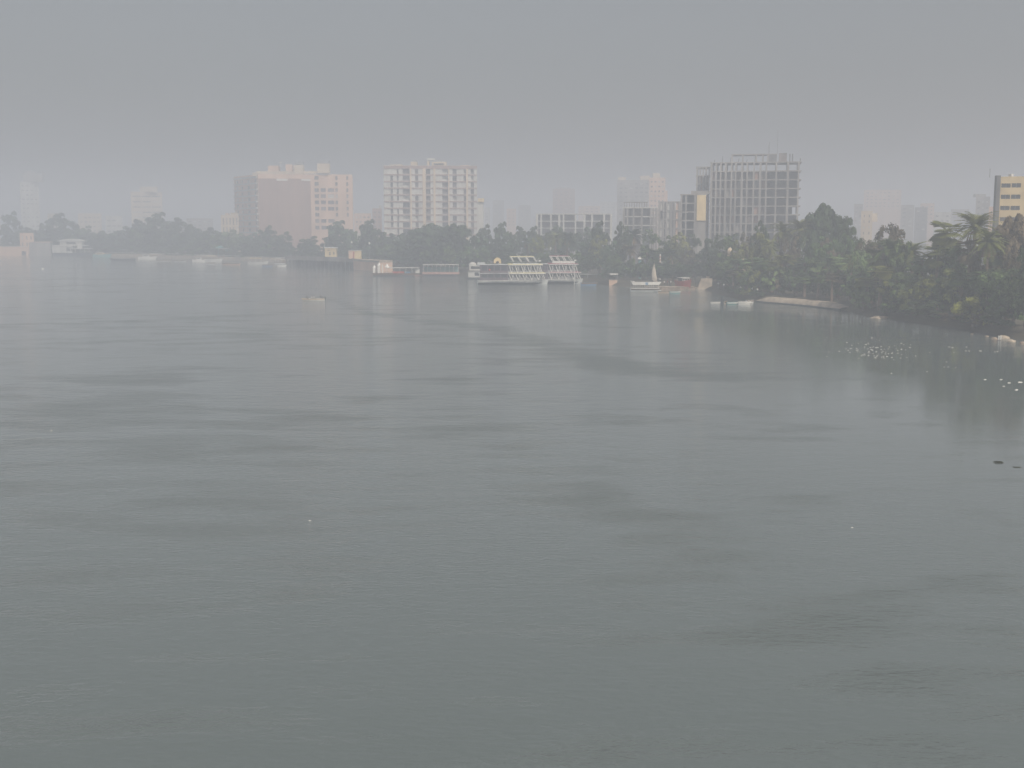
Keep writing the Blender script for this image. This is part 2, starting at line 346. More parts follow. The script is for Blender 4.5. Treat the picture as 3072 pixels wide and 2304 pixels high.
# ---- the brick and cream block
def bld_a():
    D1, D2 = 830, 838
    pts = quad(778, D1, 1060, D2, 30); a = P(706, 690, 872)
    pts = [pts[0], pts[1], pts[2], (a.x+10, a.y+26), (a.x, a.y)]
    top = hz(522, D1); st = 4.2
    f = [(935-778)/282.]
    def front(L, zt):
        o = []
        rows = [(y, r) for r, y in enumerate((535, 553, 572, 590, 609, 628, 646, 665, 685))]
        for y, r in rows:
            zc = hz(y-3, D1)-.8
            for k, (x0, x1) in enumerate(((946, 958), (964, 979), (985, 1004), (1008, 1015), (1041, 1047))):
                u0, u1 = (x0-778)/282*L, (x1-778)/282*L
                if r in (0, 1, 6) and k in (1, 2): continue
                if r > 6 and k > 2: continue
                o.append((u0, u1, zc-1.4, zc+1.1))
        return o
    def left(L, zt): return grid(L, zt-2, 11, st, ((.08, .18), (.3, .38), (.55, .66), (.85, .92)), .9, 2.9)
    r, pp, zt = block('apartment_block', 'big apartment block with windowless brick front and cream wing at its right', 'building', pts, top, {0: front, 4: left}, 'pink')
    c = r.location; L = math.hypot(pp[1][0]-pp[0][0], pp[1][1]-pp[0][1]); dx, dy = (pp[1][0]-pp[0][0])/L, (pp[1][1]-pp[0][1])/L
    b = MB(); e = (934-778)/282*L
    def q(u, v): return (pp[0][0]+dx*u+dy*v, pp[0][1]+dy*u-dx*v)
    b.poly([q(.3, .3), q(e, .3), q(e, -.2), q(.3, -.2)][::1], 0, zt-3.0); b.build('brick_panel', M['brick'], r)
    for x0, x1 in ((833, 866), (907, 934)):
        s = MB(); u0, u1 = (x0-778)/282*L, (x1-778)/282*L; s.poly([q(u0, .5), q(u1, .5), q(u1, .32), q(u0, .32)], hz(542, D1)-c.z, hz(536, D1)-c.z); s.build('name_board', M['white'], r)
    # floor ledges of the left side
    for k in range(12):
        a0, a1 = Vector(pp[4]+(0,)), Vector(pp[0]+(0,)); d = (a1-a0).normalized(); n = Vector((d.y, -d.x, 0)); z = zt-2-k*st; bb = MB()
        s0, s1 = a0+d*1, a1-d*1.2; bb.poly([(s0.x, s0.y), (s0.x+n.x, s0.y+n.y), (s1.x+n.x, s1.y+n.y), (s1.x, s1.y)][::-1], z-.3, z+.6); bb.build('balcony', M['dirtywhite'], r)
    for nm, m, X0, X1, Y0, Y1, bk in (('parapet_box', 'cream', 744, 760, 517, 527, 6), ('stair_house', 'pink', 797, 828, 495, 513, 8), ('stair_house', 'pink', 850, 868, 491, 512, 9), ('stair_house', 'cream', 880, 906, 494, 521, 3),
                                       ('stair_house', 'cream', 950, 984, 490, 519, 3), ('roof_wall', 'cream', 765, 880, 513, 521, 4), ('roof_wall', 'cream', 906, 950, 512, 520, 5), ('water_tank', 'metal', 883, 903, 483, 492, 4), ('water_tank', 'metal', 954, 982, 479, 488, 4)):
        if nm == 'parapet_box':
            X0, X1 = 757, 777; bk = 0.6
        o = localbox(r, nm, m, X0, X1, Y0, Y1, D1+1, 7 if nm != 'roof_wall' else .5, bk)
    for X, Y in ((842, 484), (859, 512)):
        p = P(X, Y+6, D1+9); b = MB(); b.lathe((p.x-c.x, p.y-c.y, p.z-c.z), [(.15, -2.5), (.15, 0), (1.2, .9), (1.3, 1.1)]); b.build('satellite_dish', M['white'], r)
bld_a()

# ---- the hotel with brown bands
def bld_b():
    D = 690; top = hz(496, D); n = 12; st = 3.76
    cells = [(1173, 1180), (1192, 1197), (1209, 1229), (1246, 1255), (1278, 1291), (1326, 1343), (1357, 1369), (1390, 1397), (1411, 1420)]
    def front(L, zt): return grid(L, zt-1.6, n, st, [((a-1153)/277, (b-1153)/277) for a, b in cells], .6, 3.45, lambda r, c: (r*7+c*5+r*c) % 9 == 0)
    def side(L, zt): return grid(L, zt-1.6, n, st, ((.3, .38), (.6, .7)), .9, 2.4)
    r, pp, zt = block('banded_block', 'wide pale block with brown floor bands behind the dark tree mass', 'building', quad(1153, D, 1432, None, 16), top, {0: front, 3: side}, 'dirtywhite', depth=1.3, wm='shade')
    a, b = Vector(pp[0]+(0,)), Vector(pp[1]+(0,)); d = (b-a).normalized(); nn = Vector((d.y, -d.x, 0)); L = (b-a).length
    def q(u, v): p = a+d*u+nn*v; return (p.x, p.y)
    for k in range(n+1):
        z = zt-1.6-k*st; m = MB(); m.poly([q(.1, .35), q(L-.1, .35), q(L-.1, .004), q(.1, .004)], z-.25, z+(.5 if k else 1.5)); m.build('floor_band', M['band'], r)
    for x0, x1 in ((1268, 1277), (1300, 1306), (1397, 1403), (1231, 1235), (1344, 1347)):
        m = MB(); u0, u1 = (x0-1153)/277*L, (x1-1153)/277*L; m.poly([q(u0, .6), q(u1, .6), q(u1, .36), q(u0, .36)], 0, zt-1.7); m.build('pilaster', M['cream'], r)
    for nm, mm, X0, X1, Y0, Y1, bk in (('stair_house', 'cream', 1170, 1206, 493, 505, 2), ('stair_house', 'cream', 1230, 1249, 484, 497, 5), ('water_tank', 'metal', 1234, 1246, 478, 485, 6), ('stair_house', 'cream', 1280, 1286, 482, 497, 4), ('roof_frame', 'dirtywhite', 1280, 1303, 473, 479, 5),
                                       ('stair_house', 'pink', 1380, 1405, 494, 503, 5), ('roof_room', 'cream', 1294, 1338, 484, 498, 4)):
        localbox(r, nm, mm, X0, X1, Y0, Y1, D+3, 5, bk)
    localbox(r, 'roof_window', 'glass', 1300, 1330, 489, 494, D+3, .3, 3.85); localbox(r, 'water_tank', 'metal', 1306, 1325, 478, 484, D+3, 3, 6)
    localbox(r, 'side_room', 'ochre', 1433, 1452, 595, 606, D+14, 6, 0); localbox(r, 'side_wing', 'dirtywhite', 1432, 1450, 606, 700, D+15, 6, 0)
bld_b()

def simple(name, label, X0, X1, Yt, D, n, st, ncol, wall, dep=16, w=.5, h0=.9, h1=2.2, wm='glass', extras=(), group=None, D1=None, cat='building', m0=.04):
    def front(L, zt):
        cs = [(m0+(1-2*m0)*(i+.5-w/2)/ncol, m0+(1-2*m0)*(i+.5+w/2)/ncol) for i in range(ncol)]
        return [o for o in grid(L, zt-1.1, n, st, cs, h0, h1) if o[2] > .3]
    def side(L, zt):
        cs = [((i+.3)/3, (i+.62)/3) for i in range(3)]
        return [o for o in grid(L, zt-1.1, n, st, cs, h0, h1) if o[2] > .3]
    pts = quad(X0, D, X1, D1, dep)
    r, pp, zt = block(name, label, cat, pts, hz(Yt, D), {0: front, 1: side, 3: side}, wall, wm=wm, group=group)
    for e in extras: localbox(r, *e[:6], D+1, e[6] if len(e) > 6 else 4, 2)
    return r
# left, very hazy
simple('tower_block', 'slender hazy tower above the trees near the left edge', 66, 122, 545, 1200, 11, 4.4, 4, 'dirtywhite', extras=[('upper_floor', 'concrete', 68, 124, 520, 546), ('roof_room', 'concrete', 75, 100, 512, 520)], w=.45)
simple('office_block', 'pale flat topped block with ribbon windows standing behind the left trees', 396, 490, 575, 1250, 9, 5.4, 3, 'cream', w=.86, h0=1.1, h1=2.4, extras=[('roof_room', 'cream', 418, 468, 560, 576)])
simple('low_block', 'long low cream building showing over the trees beside the slender tower', 236, 306, 640, 1300, 4, 4.8, 5, 'cream', w=.5)
simple('low_block', 'low pale building with dark upper openings, right of the long cream one', 318, 368, 647, 1250, 3, 5.5, 3, 'dirtywhite', w=.7)
simple('low_block', 'small pale roof showing between the slender tower and a dark crown', 145, 180, 640, 1350, 3, 4, 3, 'cream')
simple('villa', 'small cream house with tall narrow windows left of the big brick block', 664, 718, 645, 860, 3, 6.4, 5, 'cream', w=.35, h0=.6, h1=5.4, extras=[('roof_room', 'cream', 690, 712, 638, 647), ('roof_room', 'pink', 674, 683, 640, 647)], dep=12)
simple('low_house', 'low pink roofed house between the brick block and the banded block', 1063, 1114, 640, 980, 3, 3.6, 4, 'pink')
simple('low_house', 'small brown house close to the left side of the banded block', 1118, 1146, 625, 950, 4, 3.6, 2, 'brick', extras=[('roof_room', 'dirtywhite', 1136, 1142, 616, 626)])
simple('long_shed', 'long pale shed wall behind the kiosks on the quay', 1072, 1130, 700, 640, 1, 4, 6, 'dirtywhite', dep=8)
# far towers in the middle
simple('apartment_tower', 'barely visible brown tower standing alone over the middle trees', 1658, 1724, 566, 1350, 12, 3.8, 4, 'brick', extras=[('roof_room', 'concrete', 1670, 1712, 562, 567)])
simple('apartment_block', 'faint grey block with a small cream roof room right of the lone tower', 1850, 1950, 540, 1050, 9, 3.7, 6, 'concrete', extras=[('roof_room', 'cream', 1856, 1878, 531, 542), ('roof_room', 'cream', 1922, 1950, 527, 541)])
simple('apartment_block', 'pinkish stepped block next to the faint grey block', 1946, 1994, 533, 930, 11, 3.6, 4, 'pink', extras=[('roof_room', 'cream', 1960, 1982, 519, 534), ('side_wing', 'pink', 1990, 2004, 572, 640)])
far = [(1432, 1470, 622, 1200, 'dirtywhite', 'faint low block touching the right side of the banded block'), (1478, 1512, 600, 1300, 'concrete', 'faint grey block rising a little above its neighbours in the middle haze'),
       (1520, 1548, 626, 1150, 'pink', 'small faint pink block in the middle haze'), (1555, 1592, 615, 1350, 'concrete', 'faint block just left of the open frame building'),
       (1735, 1800, 618, 1250, 'pink', 'faint pink block right of the lone brown tower'), (1800, 1850, 605, 1300, 'dirtywhite', 'faint pale block left of the grey block with a cream roof room'),
       (2588, 2700, 570, 1150, 'pink', 'large faint pink block in the haze over the right hand trees'),
       (2700, 2740, 615, 900, 'concrete', 'faint grey house left of the pair of dark roofs at the right'), (2742, 2780, 622, 850, 'concrete_dark', 'dark hazy house with flat roof over the right trees'),
       (2758, 2800, 610, 1000, 'pink', 'faint pinkish house with small roof room over the right trees'), (2800, 2850, 636, 800, 'dirtywhite', 'low pale house between the dark hazy house and the grey tower'),
       (2850, 2905, 628, 900, 'concrete', 'faint broad house left of the grey tower at the right'), (2560, 2586, 612, 900, 'concrete', 'narrow faint house just left of the sunlit cream house'),
       (2420, 2460, 640, 700, 'dirtywhite', 'low pale house behind the rounded tree beside the concrete tower'), (500, 560, 668, 900, 'dirtywhite', 'low hazy house behind the left tree belt'),
       (560, 640, 655, 1050, 'concrete', 'faint low block left of the small cream house'), (2000, 2044, 620, 700, 'dirtywhite', 'pale low building between the open frame and the cream wall strip')]
for X0, X1, Y, D, wl, lab in far:
    simple('hazy_house' if Y > 600 else 'hazy_block', lab, X0, X1, Y, D*1.15, 5, 3.6, max(2, int((X1-X0)/14)), wl, dep=14)
simple('sunlit_house', 'sunlit cream house with stepped flat roof above the right hand trees', 2582, 2616, 633, 680, 4, 3.2, 2, 'cream', w=.2, dep=8, extras=[('lower_wing', 'cream', 2616, 2636, 640, 665, 6)])
simple('grey_tower', 'narrow grey tower with rounded top left of the office building', 2924, 2966, 590, 800, 9, 3.9, 3, 'concrete', extras=[('roof_room', 'concrete', 2930, 2962, 582, 591)])
simple('pink_house', 'low pinkish house beside the foot of the grey tower', 2964, 2990, 620, 600, 3, 3.3, 2, 'pink', w=.3)
# ---- office building at the right edge
def bld_office():
    D = 335; top = hz(530, D); st = 33/ (3600/D)
    def front(L, zt):
        o = []
        for r in range(9):
            b = zt-1.85-(r)*st
            if b-1.15 < .3: break
            for a, c in ((.03, .22), (.24, .43), (.52, .78), (.81, .97)): o.append((a*L, c*L, b-1.15, b))
        return o
    r, pp, zt = block('office_building', 'cream office building with dark ribbon windows cut by the right edge', 'building', quad(2993, D, 3140, None, 18), top, {0: front}, 'ochre', depth=.6)
    a = P(2988, 690, D-.5); c = r.location; b = MB(); b.box(a.x-c.x-.6, a.x-c.x+.5, a.y-c.y-.3, a.y-c.y+1.2, 0, zt+.3); b.build('side_fin', M['concrete_dark'], r)
    b = MB(); b.bar((a.x-c.x, 0, zt), (a.x-c.x, 0, zt+2.5), .08); b.build('antenna', M['metal'], r)
    localbox(r, 'roof_room', 'white', 3047, 3055, 520, 531, D+2, 2, 3)
bld_office()

# ---- open concrete frames
rnd = random.Random(3)
def frame(name, label, X0, X1, Yt, D, nfl, st, xs, dep=16, rows=3, infill=(), group=None, colw=.55, D1=None, colm='concrete', z0=.8, slabm='concrete', infm='infill', cat='unfinished building', tops=None):
    a = P(X0, 690, D); b = P(X1, 690, D1 or sqD(X0, X1, D)); L = (b-a).length; ang = math.atan2(b.y-a.y, b.x-a.x)
    root = thing(name, label, cat, (a.x, a.y, z0), ang, group); zt = hz(Yt, D)-z0
    ys = [dep*i/(rows-1) for i in range(rows)]
    lv = [zt-k*st for k in range(nfl) if zt-k*st > .2]
    for z in lv:
        m = MB(); m.box(-.15, L+.15, -.15, dep+.15, z-.42, z); m.build('floor_slab', M[slabm], root)
    for i, u in enumerate(xs):
        for j, y in enumerate(ys):
            if j > 0 and 0 < i < len(xs)-1 and j < rows-1: continue
            ww = colw if (i % 3) else colw*1.35
            m = MB(); ztp = zt-.43
            m.box(u*(L-ww), u*(L-ww)+ww, y-.25 if j else -.18, y+.25 if j else .36, 0, ztp+ (tops or {}).get(i, 0)*(j == 0)); m.build('column', M[colm], root)
    for i0, k0, k1, dpt, mm in infill:       # bay, first/last storey from the top, depth behind the front, material; dark ones paint the shade of open bays
        u0, u1 = xs[i0]*L, xs[i0+1]*L
        for k in [q_ for q_ in range(k0, min(k1, len(lv)-1)+1) if rnd.random() < .93]:
            zb = lv[k+1] if k+1 < len(lv) else 0
            m = MB(); m.box(u0+.5, u1-.2, dpt, dpt+.25, zb+.02, lv[k]-.44); m.build('infill_or_shade_panel', M[mm], root)
    m = MB(); m.box(L*.08, L*.92, dep*.55, dep*.6, 0, lv[1]-.5 if len(lv) > 1 else zt-.5); m.build('core_shade_wall', M['concrete_dark'], root)  # dark wall added so the open floors read as shaded inside
    return root, L, zt
def tower():
    D = 500; st = 25.4/(3600/D); xs = [(x-2128)/ (2398-2128) for x in (2128, 2143, 2157, 2172, 2190, 2203, 2222, 2238, 2258, 2278, 2296, 2326, 2362, 2393)]
    inf = []
    for b in range(10):
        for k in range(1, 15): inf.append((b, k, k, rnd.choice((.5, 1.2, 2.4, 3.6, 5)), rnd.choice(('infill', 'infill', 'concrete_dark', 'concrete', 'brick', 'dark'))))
    inf += [(10, 1, 14, 2.5, 'dark'), (11, 1, 14, 5, 'concrete_dark'), (12, 1, 14, 4, 'dark')]  # dark panels paint the shade inside the wide right bays
    r, L, zt = frame('unfinished_tower', 'tall unfinished concrete tower of bare columns and floor slabs', 2128, 2398, 487, D, 15, st, xs, dep=17, rows=3, infill=inf, colw=.62)
    # roof level frame, a storey taller on the middle and right
    def fx(X): return (X-2128)/270*L
    z2 = hz(463, D)-.8
    m = MB(); m.box(fx(2190), fx(2326), .2, 9, z2-.4, z2); m.build('roof_slab', M['concrete'], r)
    for X in (2190, 2222, 2262, 2282, 2297):
        m = MB(); m.box(fx(X), fx(X)+.6, .25, .8, zt, z2-.42); m.build('roof_column', M['concrete'], r)
    m = MB(); m.box(fx(2299), fx(2325), .3, 8, zt, z2-.42); m.build('lift_house', M['concrete_dark'], r)
    m = MB(); m.box(fx(2332), fx(2355), .3, 7, zt+.02, z2+.2); m.build('lift_house', M['infill'], r)
    for X in (2362, 2370, 2393):
        m = MB(); m.box(fx(X), fx(X)+.45, .3, .8, zt, zt+(3.1 if X < 2390 else 1.2)); m.build('roof_column', M['concrete_dark'], r)
    for k in range(7):          # loose props and starter bars on the top slab
        u = L*(.04+.09*k); m = MB(); m.bar((u, .5, zt+.01), (u+.15, .5, zt+1.0+(k*7 % 4)*.5), .12); m.build('starter_bars', M['concrete_dark'], r)
    for X, h in ((2327, 9.5), (2303, 5), (2300, 3.5)):
        m = MB(); m.bar((fx(X), 3, z2), (fx(X), 3, z2+h), .09); m.build('mast', M['metal'], r)
    # left lower block of the same building site
    xs2 = [0, .25, .5, .75, 1]
    frame('unfinished_wing', 'lower unfinished wing joined to the left of the tall concrete tower', 2086, 2126, 500, D+12, 14, st, xs2, dep=14, infill=[(i, 1, 13, 1.5+i % 2, 'pink' if i % 2 else 'infill') for i in range(4)], colw=.5)
tower()
def strip_frame():
    D = 470; st = 25.5/(3600/D)
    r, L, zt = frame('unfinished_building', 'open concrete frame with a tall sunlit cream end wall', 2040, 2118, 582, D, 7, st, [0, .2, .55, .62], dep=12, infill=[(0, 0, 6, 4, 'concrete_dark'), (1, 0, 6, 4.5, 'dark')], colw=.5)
    m = MB(); m.box(L*.63, L*.98, -.5, 3, hz(662, D)-.8, zt-.45); m.build('end_wall', M['ochre'], r)
    m = MB(); m.box(L*.66, L*.98, -.1, 3, 0, hz(662, D)-.82); m.build('lower_wall', M['concrete'], r)
    m = MB(); m.box(L*.4, L*1.15, 1, 8, zt+.02, zt+1.2); m.build('roof_block', M['concrete'], r)
strip_frame()
r_, L_, zt_ = frame('unfinished_building', 'long low open concrete frame of pale beams in the middle of the trees', 1608, 1836, 641, 640, 4, 20.5/5.6, [0, .06, .19, .3, .36, .52, .64, .74, .9, 1], dep=14, rows=2, infill=[(i, 0, 3, 4+i % 3, 'concrete_dark' if i % 2 else 'infill') for i in range(9)], colw=.8, colm='dirtywhite', slabm='dirtywhite')
r_, L_, zt_ = frame('unfinished_building', 'unfinished building with dark balcony rows and short roof columns', 1868, 1972, 622, 560, 4, 26/(3600/560), [0, .12, .3, .55, .82, .9, 1], dep=12, rows=2, infill=[(i, 0, 3, 2.5+i % 2, 'concrete_dark' if i % 2 else 'infill') for i in range(6)], colw=.7, slabm='dirtywhite')
for k in range(10):
    m = MB(); m.box(L_*(.03+.072*k), L_*(.03+.072*k)+.35, .2, .6, zt_, zt_+2.2); m.build('roof_column', M['concrete'], r_)
m = MB(); m.box(L_*.02, L_*.72, .1, 8, zt_+2.2, zt_+2.5); m.build('roof_slab', M['concrete'], r_)
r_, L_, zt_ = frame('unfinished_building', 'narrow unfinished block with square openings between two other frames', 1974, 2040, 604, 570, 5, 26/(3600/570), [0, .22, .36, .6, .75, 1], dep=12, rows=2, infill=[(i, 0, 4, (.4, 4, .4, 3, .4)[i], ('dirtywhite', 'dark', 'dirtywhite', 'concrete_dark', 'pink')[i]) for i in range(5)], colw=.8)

# ------------------------------------------------------------------ trees
def crown_mesh(name, seed, rx, z0, z1, nblob, nleaf, ls, m='leaf', droop=0, low=.15, lobes=0, flat=.75):
    r = random.Random(seed); nr = np.random.default_rng(seed); V = []; zc, hz_ = (z0+z1)/2, (z1-z0)/2; blobs = []
    for i in range(nblob):
        while True:
            p = Vector((r.uniform(-1, 1), r.uniform(-1, 1), r.uniform(-1, 1)))
            if low < p.length < 1 and (p.z > -.75 or r.random() < .5): break
        br = rx*r.uniform(.15, .29)*(1.15-.3*p.length)
        s_ = rx-br*.7
        blobs.append((Vector((p.x*s_, p.y*s_, zc+p.z*(hz_-br*.5))), br))
    vs = []
    for c, br in blobs:
        n = int(nleaf*r.uniform(.6, 1.3)); d = nr.normal(size=(n, 3)); d /= np.linalg.norm(d, axis=1)[:, None]
        k = d[:, 2] < -.3; d[k, 2] *= -.6
        d /= np.linalg.norm(d, axis=1)[:, None]
        rad = br*nr.uniform(.55, 1.12, n)[:, None]
        p = np.array(c)+d*rad*np.array([1, 1, flat])
        p[:, 2] -= droop*nr.uniform(0, 1, n)**2*br
        nn = d+np.array([0, 0, .35])+nr.normal(scale=.35, size=(n, 3)); nn /= np.linalg.norm(nn, axis=1)[:, None]
        t = np.cross(nn, nr.normal(size=(n, 3))); t /= np.linalg.norm(t, axis=1)[:, None]; b = np.cross(nn, t)
        sz = ls*nr.uniform(.5, 1.2, n)[:, None]
        q = np.stack([p+t*sz, p+b*sz*.55, p-t*sz, p-b*sz*.55], 1); vs.append(q.reshape(-1, 3))
    vs = np.concatenate(vs); nf = len(vs)//4; me = bpy.data.meshes.new(name)
    me.vertices.add(len(vs)); me.vertices.foreach_set('co', vs.ravel()); me.loops.add(nf*4); me.loops.foreach_set('vertex_index', np.arange(nf*4, dtype=np.int32))
    me.polygons.add(nf); me.polygons.foreach_set('loop_start', np.arange(0, nf*4, 4, dtype=np.int32)); me.update(calc_edges=True); me.materials.append(M[m])
    return me, blobs
def trunk_mesh(name, seed, z0, blobs, r0=.35, lean=0):
    r = random.Random(seed+99); mb = MB(); top = z0+.5; lx = r.uniform(-.4, .4)
    mb.tube([(0, 0, -.4), (lx*.3, 0, top*.5), (lx, .1, top)], [r0*1.25, r0, r0*.75], 8)
    for c, br in r.sample(blobs, min(7, len(blobs))):
        e = c-Vector((0, 0, br*.3)); mid = Vector((lx, .1, top)).lerp(e, .5)+Vector((0, 0, -.25))
        mb.tube([(lx, .1, top-.3), mid, e], [r0*.45, r0*.28, r0*.1], 5)
    return mb.mesh(name, M['bark'])
def make_tree(name, seed, H=12, W_=10, base=.3, nblob=34, nleaf=150, ls=.34, cat='tree', trunk=True, **k):
    root = bpy.data.objects.new(name, None); C.objects.link(root); root['category'] = cat; root['_HW'] = (H, W_)
    me, bl = crown_mesh('crown', seed, W_/2, H*base, H, nblob, nleaf, ls, **k)
    c = bpy.data.objects.new('crown', me); C.objects.link(c); c.parent = root
    if trunk:
        t = bpy.data.objects.new('trunk', trunk_mesh('trunk', seed, H*base, bl)); C.objects.link(t); t.parent = root
    return root
def date_palm(seed, H=10, nf=64, fl=3.6, fan=False, name='date_palm'):
    r = random.Random(seed); root = bpy.data.objects.new(name, None); C.objects.link(root); root['category'] = 'palm tree'; root['_HW'] = (H+(1.6 if not fan else 1), fl*1.75)
    mb = MB(); lx = r.uniform(-.5, .5); pts = [(lx*(i/8)**2, 0, -.4+(H+.4)*i/8) for i in range(9)]
    mb.tube(pts, [.32-.012*i+(.03 if i % 2 else 0) for i in range(9)], 8); t = mb.build('trunk', M['palmbark'], root)
    mb = MB(); top = Vector(pts[-1])
    for i in range(nf):
        az = r.uniform(0, 2*math.pi); el = r.uniform(-.45, 1.5) if not fan else r.uniform(-.9, 1.3); L = fl*r.uniform(.8, 1.1)*(1 if not fan else .62); d = Vector((math.cos(az), math.sin(az), 0)); side = Vector((-d.y, d.x, 0))
        P_ = []
        for k in range(8):
            s = k/7; P_.append(top+d*(L*s*math.cos(el*(1-.5*s)))+Vector((0, 0, L*(math.sin(el)*s-.48*s*s))))
        if not fan:
            mb.tube(P_, [.05-.005*k for k in range(8)], 3, cap=False)
            for k in range(1, 8):
                for q in (0, .5):
                    a = P_[k-1].lerp(P_[k], q); fw = (P_[k]-P_[k-1]).normalized(); ll = .75*math.sin(math.pi*min(.97, (k+q)/8.3))**.6*L/3.6
                    for sg in (-1, 1):
                        tip = a+(side*sg*.8+fw*.55+Vector((0, 0, .12-.35*r.random())))*ll
                        mb.add([a-fw*.11, a+fw*.11, tip], [(0, 1, 2)])
        else:
            mb.tube(P_[:5], [.04]*5, 3, cap=False); c = P_[4]; fw = (P_[5]-P_[3]).normalized(); up = side.cross(fw)
            for k in range(-6, 7):
                a = k*.23; dd = (fw*math.cos(a)+side*math.sin(a)).normalized(); w_ = (side*math.cos(a)-fw*math.sin(a))*.14
                mb.add([c, c+dd*.75+w_+up*.03, c+dd*1.25-Vector((0, 0, .15)), c+dd*.75-w_+up*.03], [(0, 1, 2, 3)])
    mb.build('crown', M['frond'], root)
    if not fan:      # dry fronds and fruit stalks hanging below the crown
        mb = MB()
        for i in range(16):
            az = r.uniform(0, 6.28); a = top+Vector((0, 0, -.2)); b = a+Vector((math.cos(az)*.8, math.sin(az)*.8, -.5)); c = b+Vector((math.cos(az)*.25, math.sin(az)*.25, -1.2))
            mb.tube([a, b, c], [.05, .04, .12], 4)
        mb.build('dry_skirt', mat_skirt, root)
    return root
mat_skirt = mat('dry_fronds', (.24, .17, .09), .9, .3, 2)
PR = {
 'round': [make_tree('broadleaf_tree', s, 12, 11, .08, 62, 115, .34) for s in (1, 2, 3)],
 'tall': [make_tree('tall_tree', s, 16, 10, .1, 62, 120, .36, flat=.9) for s in (11, 12)],
 'big': [make_tree('fig_tree', s, 20, 20, .08, 120, 170, .55) for s in (21, 22)],
 'airy': [make_tree('airy_tree', s, 12, 10, .12, 46, 75, .34, flat=1.0) for s in (31, 32)],
 'bush': [make_tree('waterside_bush', s, 5, 7, .0, 26, 150, .26, trunk=False, cat='bush', flat=.8) for s in (41, 42, 43)],
 'droop': [make_tree('drooping_tree', s, 7, 8, .02, 34, 230, .24, droop=1.2) for s in (51,)],
 'far': [make_tree('broadleaf_tree', s, 12, 12, .0, 55, 60, .55) for s in (61, 62, 63)],
 'date': [date_palm(s) for s in (71, 72)],
 'fan': [date_palm(s, 8, 34, 3.0, True, 'fan_palm') for s in (81, 82)],
}
COL = {k_: tuple(min(.5, c_*1.3) for c_ in v_) for k_, v_ in {'dark': (.052, .080, .034), 'green': (.09, .14, .045), 'olive': (.15, .165, .042), 'brown': (.13, .105, .06), 'yellow': (.22, .235, .05), 'pale': (.18, .25, .09), 'blue': (.062, .10, .052)}.items()}
used = set(); tr = random.Random(5); TREES = []
ADJ = {'dark': 'dark', 'green': 'green', 'olive': 'olive', 'brown': 'brown', 'yellow': 'yellowish', 'pale': 'pale', 'blue': 'dull'}
NOUN = {'round': 'broadleaf tree', 'tall': 'tall slender tree', 'big': 'huge spreading tree', 'airy': 'thin leaved tree', 'bush': 'bush', 'droop': 'drooping tree', 'far': 'rounded tree', 'date': 'date palm', 'fan': 'fan palm'}
def tree(kind, X, Yt, dD, Wp, col, label=None, group=None, Yb=None):
    D = bankD(X)+dD; TREES.append((kind, X, Yt, D, Wp, col, label, group))
def place_trees():
    seen = {}
    for kind, X, Yt, D, Wp, col, label, group in TREES:
        lst = PR[kind]; i = tr.randrange(len(lst)); o = lst[i]; H, Wd = o['_HW']
        top = P(X, Yt, D); gz = GZ if D > bankD(X)+4 else .9
        h = max(2.0, top.z-gz); wd = Wp*D/3600
        sc = (wd/Wd, wd/Wd*tr.uniform(.9, 1.1), h/H)
        if (kind, i) not in used:
            used.add((kind, i)); o.location = (top.x, D, gz); o.rotation_euler = (0, 0, tr.uniform(0, 6.28)); o.scale = sc; t = o
        else: t = dup(o, (top.x, D, gz), tr.uniform(0, 6.28), sc)
        t['label'] = label
        if group: t['group'] = group
        elif 'group' in t: del t['group']
        b = COL[col]; k = tr.uniform(.85, 1.15)
        for c in t.children:
            if c.name.startswith('crown'): c.color = (b[0]*k*tr.uniform(.93, 1.07), b[1]*k, b[2]*k*tr.uniform(.9, 1.1), 1)
    for kd, lst in PR.items():
        for i, o in enumerate(lst):
            if (kd, i) not in used:
                for c in list(o.children): bpy.data.objects.remove(c)
                bpy.data.objects.remove(o)
# named trees, left to right
tree('far', 25, 626, 25, 84, 'dark', 'dark round tree at the left edge above the pink wall')
tree('far', 130, 655, 25, 66, 'dark', 'lower dark crown left of the widest tree behind the houseboat')
tree('far', 188, 636, 15, 105, 'dark', 'widest dark crown behind the white houseboat')
tree('far', 250, 672, 20, 90, 'blue', 'lower dark crown right of the widest tree behind the houseboat')
tree('far', 420, 655, 20, 90, 'dark', 'dark crown below the pale office block with ribbon windows')
tree('far', 480, 634, 25, 110, 'dark', 'highest crown of the far left tree belt, right of the ribbon window block')
tree('far', 545, 650, 30, 100, 'dark', 'broad crown directly right of the highest crown in the left belt')
tree('far', 800, 668, 18, 70, 'dark', 'dark tree covering the lower left corner of the brick block')
tree('far', 845, 688, 14, 75, 'dark', 'tree in front of the middle of the brick block')
tree('far', 925, 702, 14, 80, 'dark', 'low tree in front of the right end of the brick wall')
tree('far', 1020, 658, 30, 105, 'blue', 'large tree in front of the cream wing of the brick block')
tree('far', 985, 700, 20, 70, 'dark', 'lower tree at the left foot of the cream wing behind the kiosk')
tree('far', 1110, 655, 35, 85, 'dark', 'dark tree beneath the pink roofed low house')
tree('far', 1145, 688, 25, 60, 'dark', 'low tree at the left foot of the banded block')
tree('far', 1215, 684, 18, 90, 'dark', 'left shoulder of the dark tree mass before the banded block')
tree('big', 1290, 666, 20, 150, 'dark', 'central and tallest crown before the banded block')
tree('big', 1365, 667, 24, 120, 'dark', 'right shoulder of the dark tree mass before the banded block')
tree('far', 1430, 690, 20, 80, 'blue', 'tree right of the dark mass, above the stern of the tour boats')
tree('far', 1240, 742, 4, 90, 'blue', 'low tree right behind the canopy barge')
tree('far', 1800, 659, 40, 70, 'dark', 'dark pointed crown right of the long low concrete frame')
tree('round', 1866, 660, 45, 60, 'dark', 'dark crown in front of the unfinished building with balcony rows')
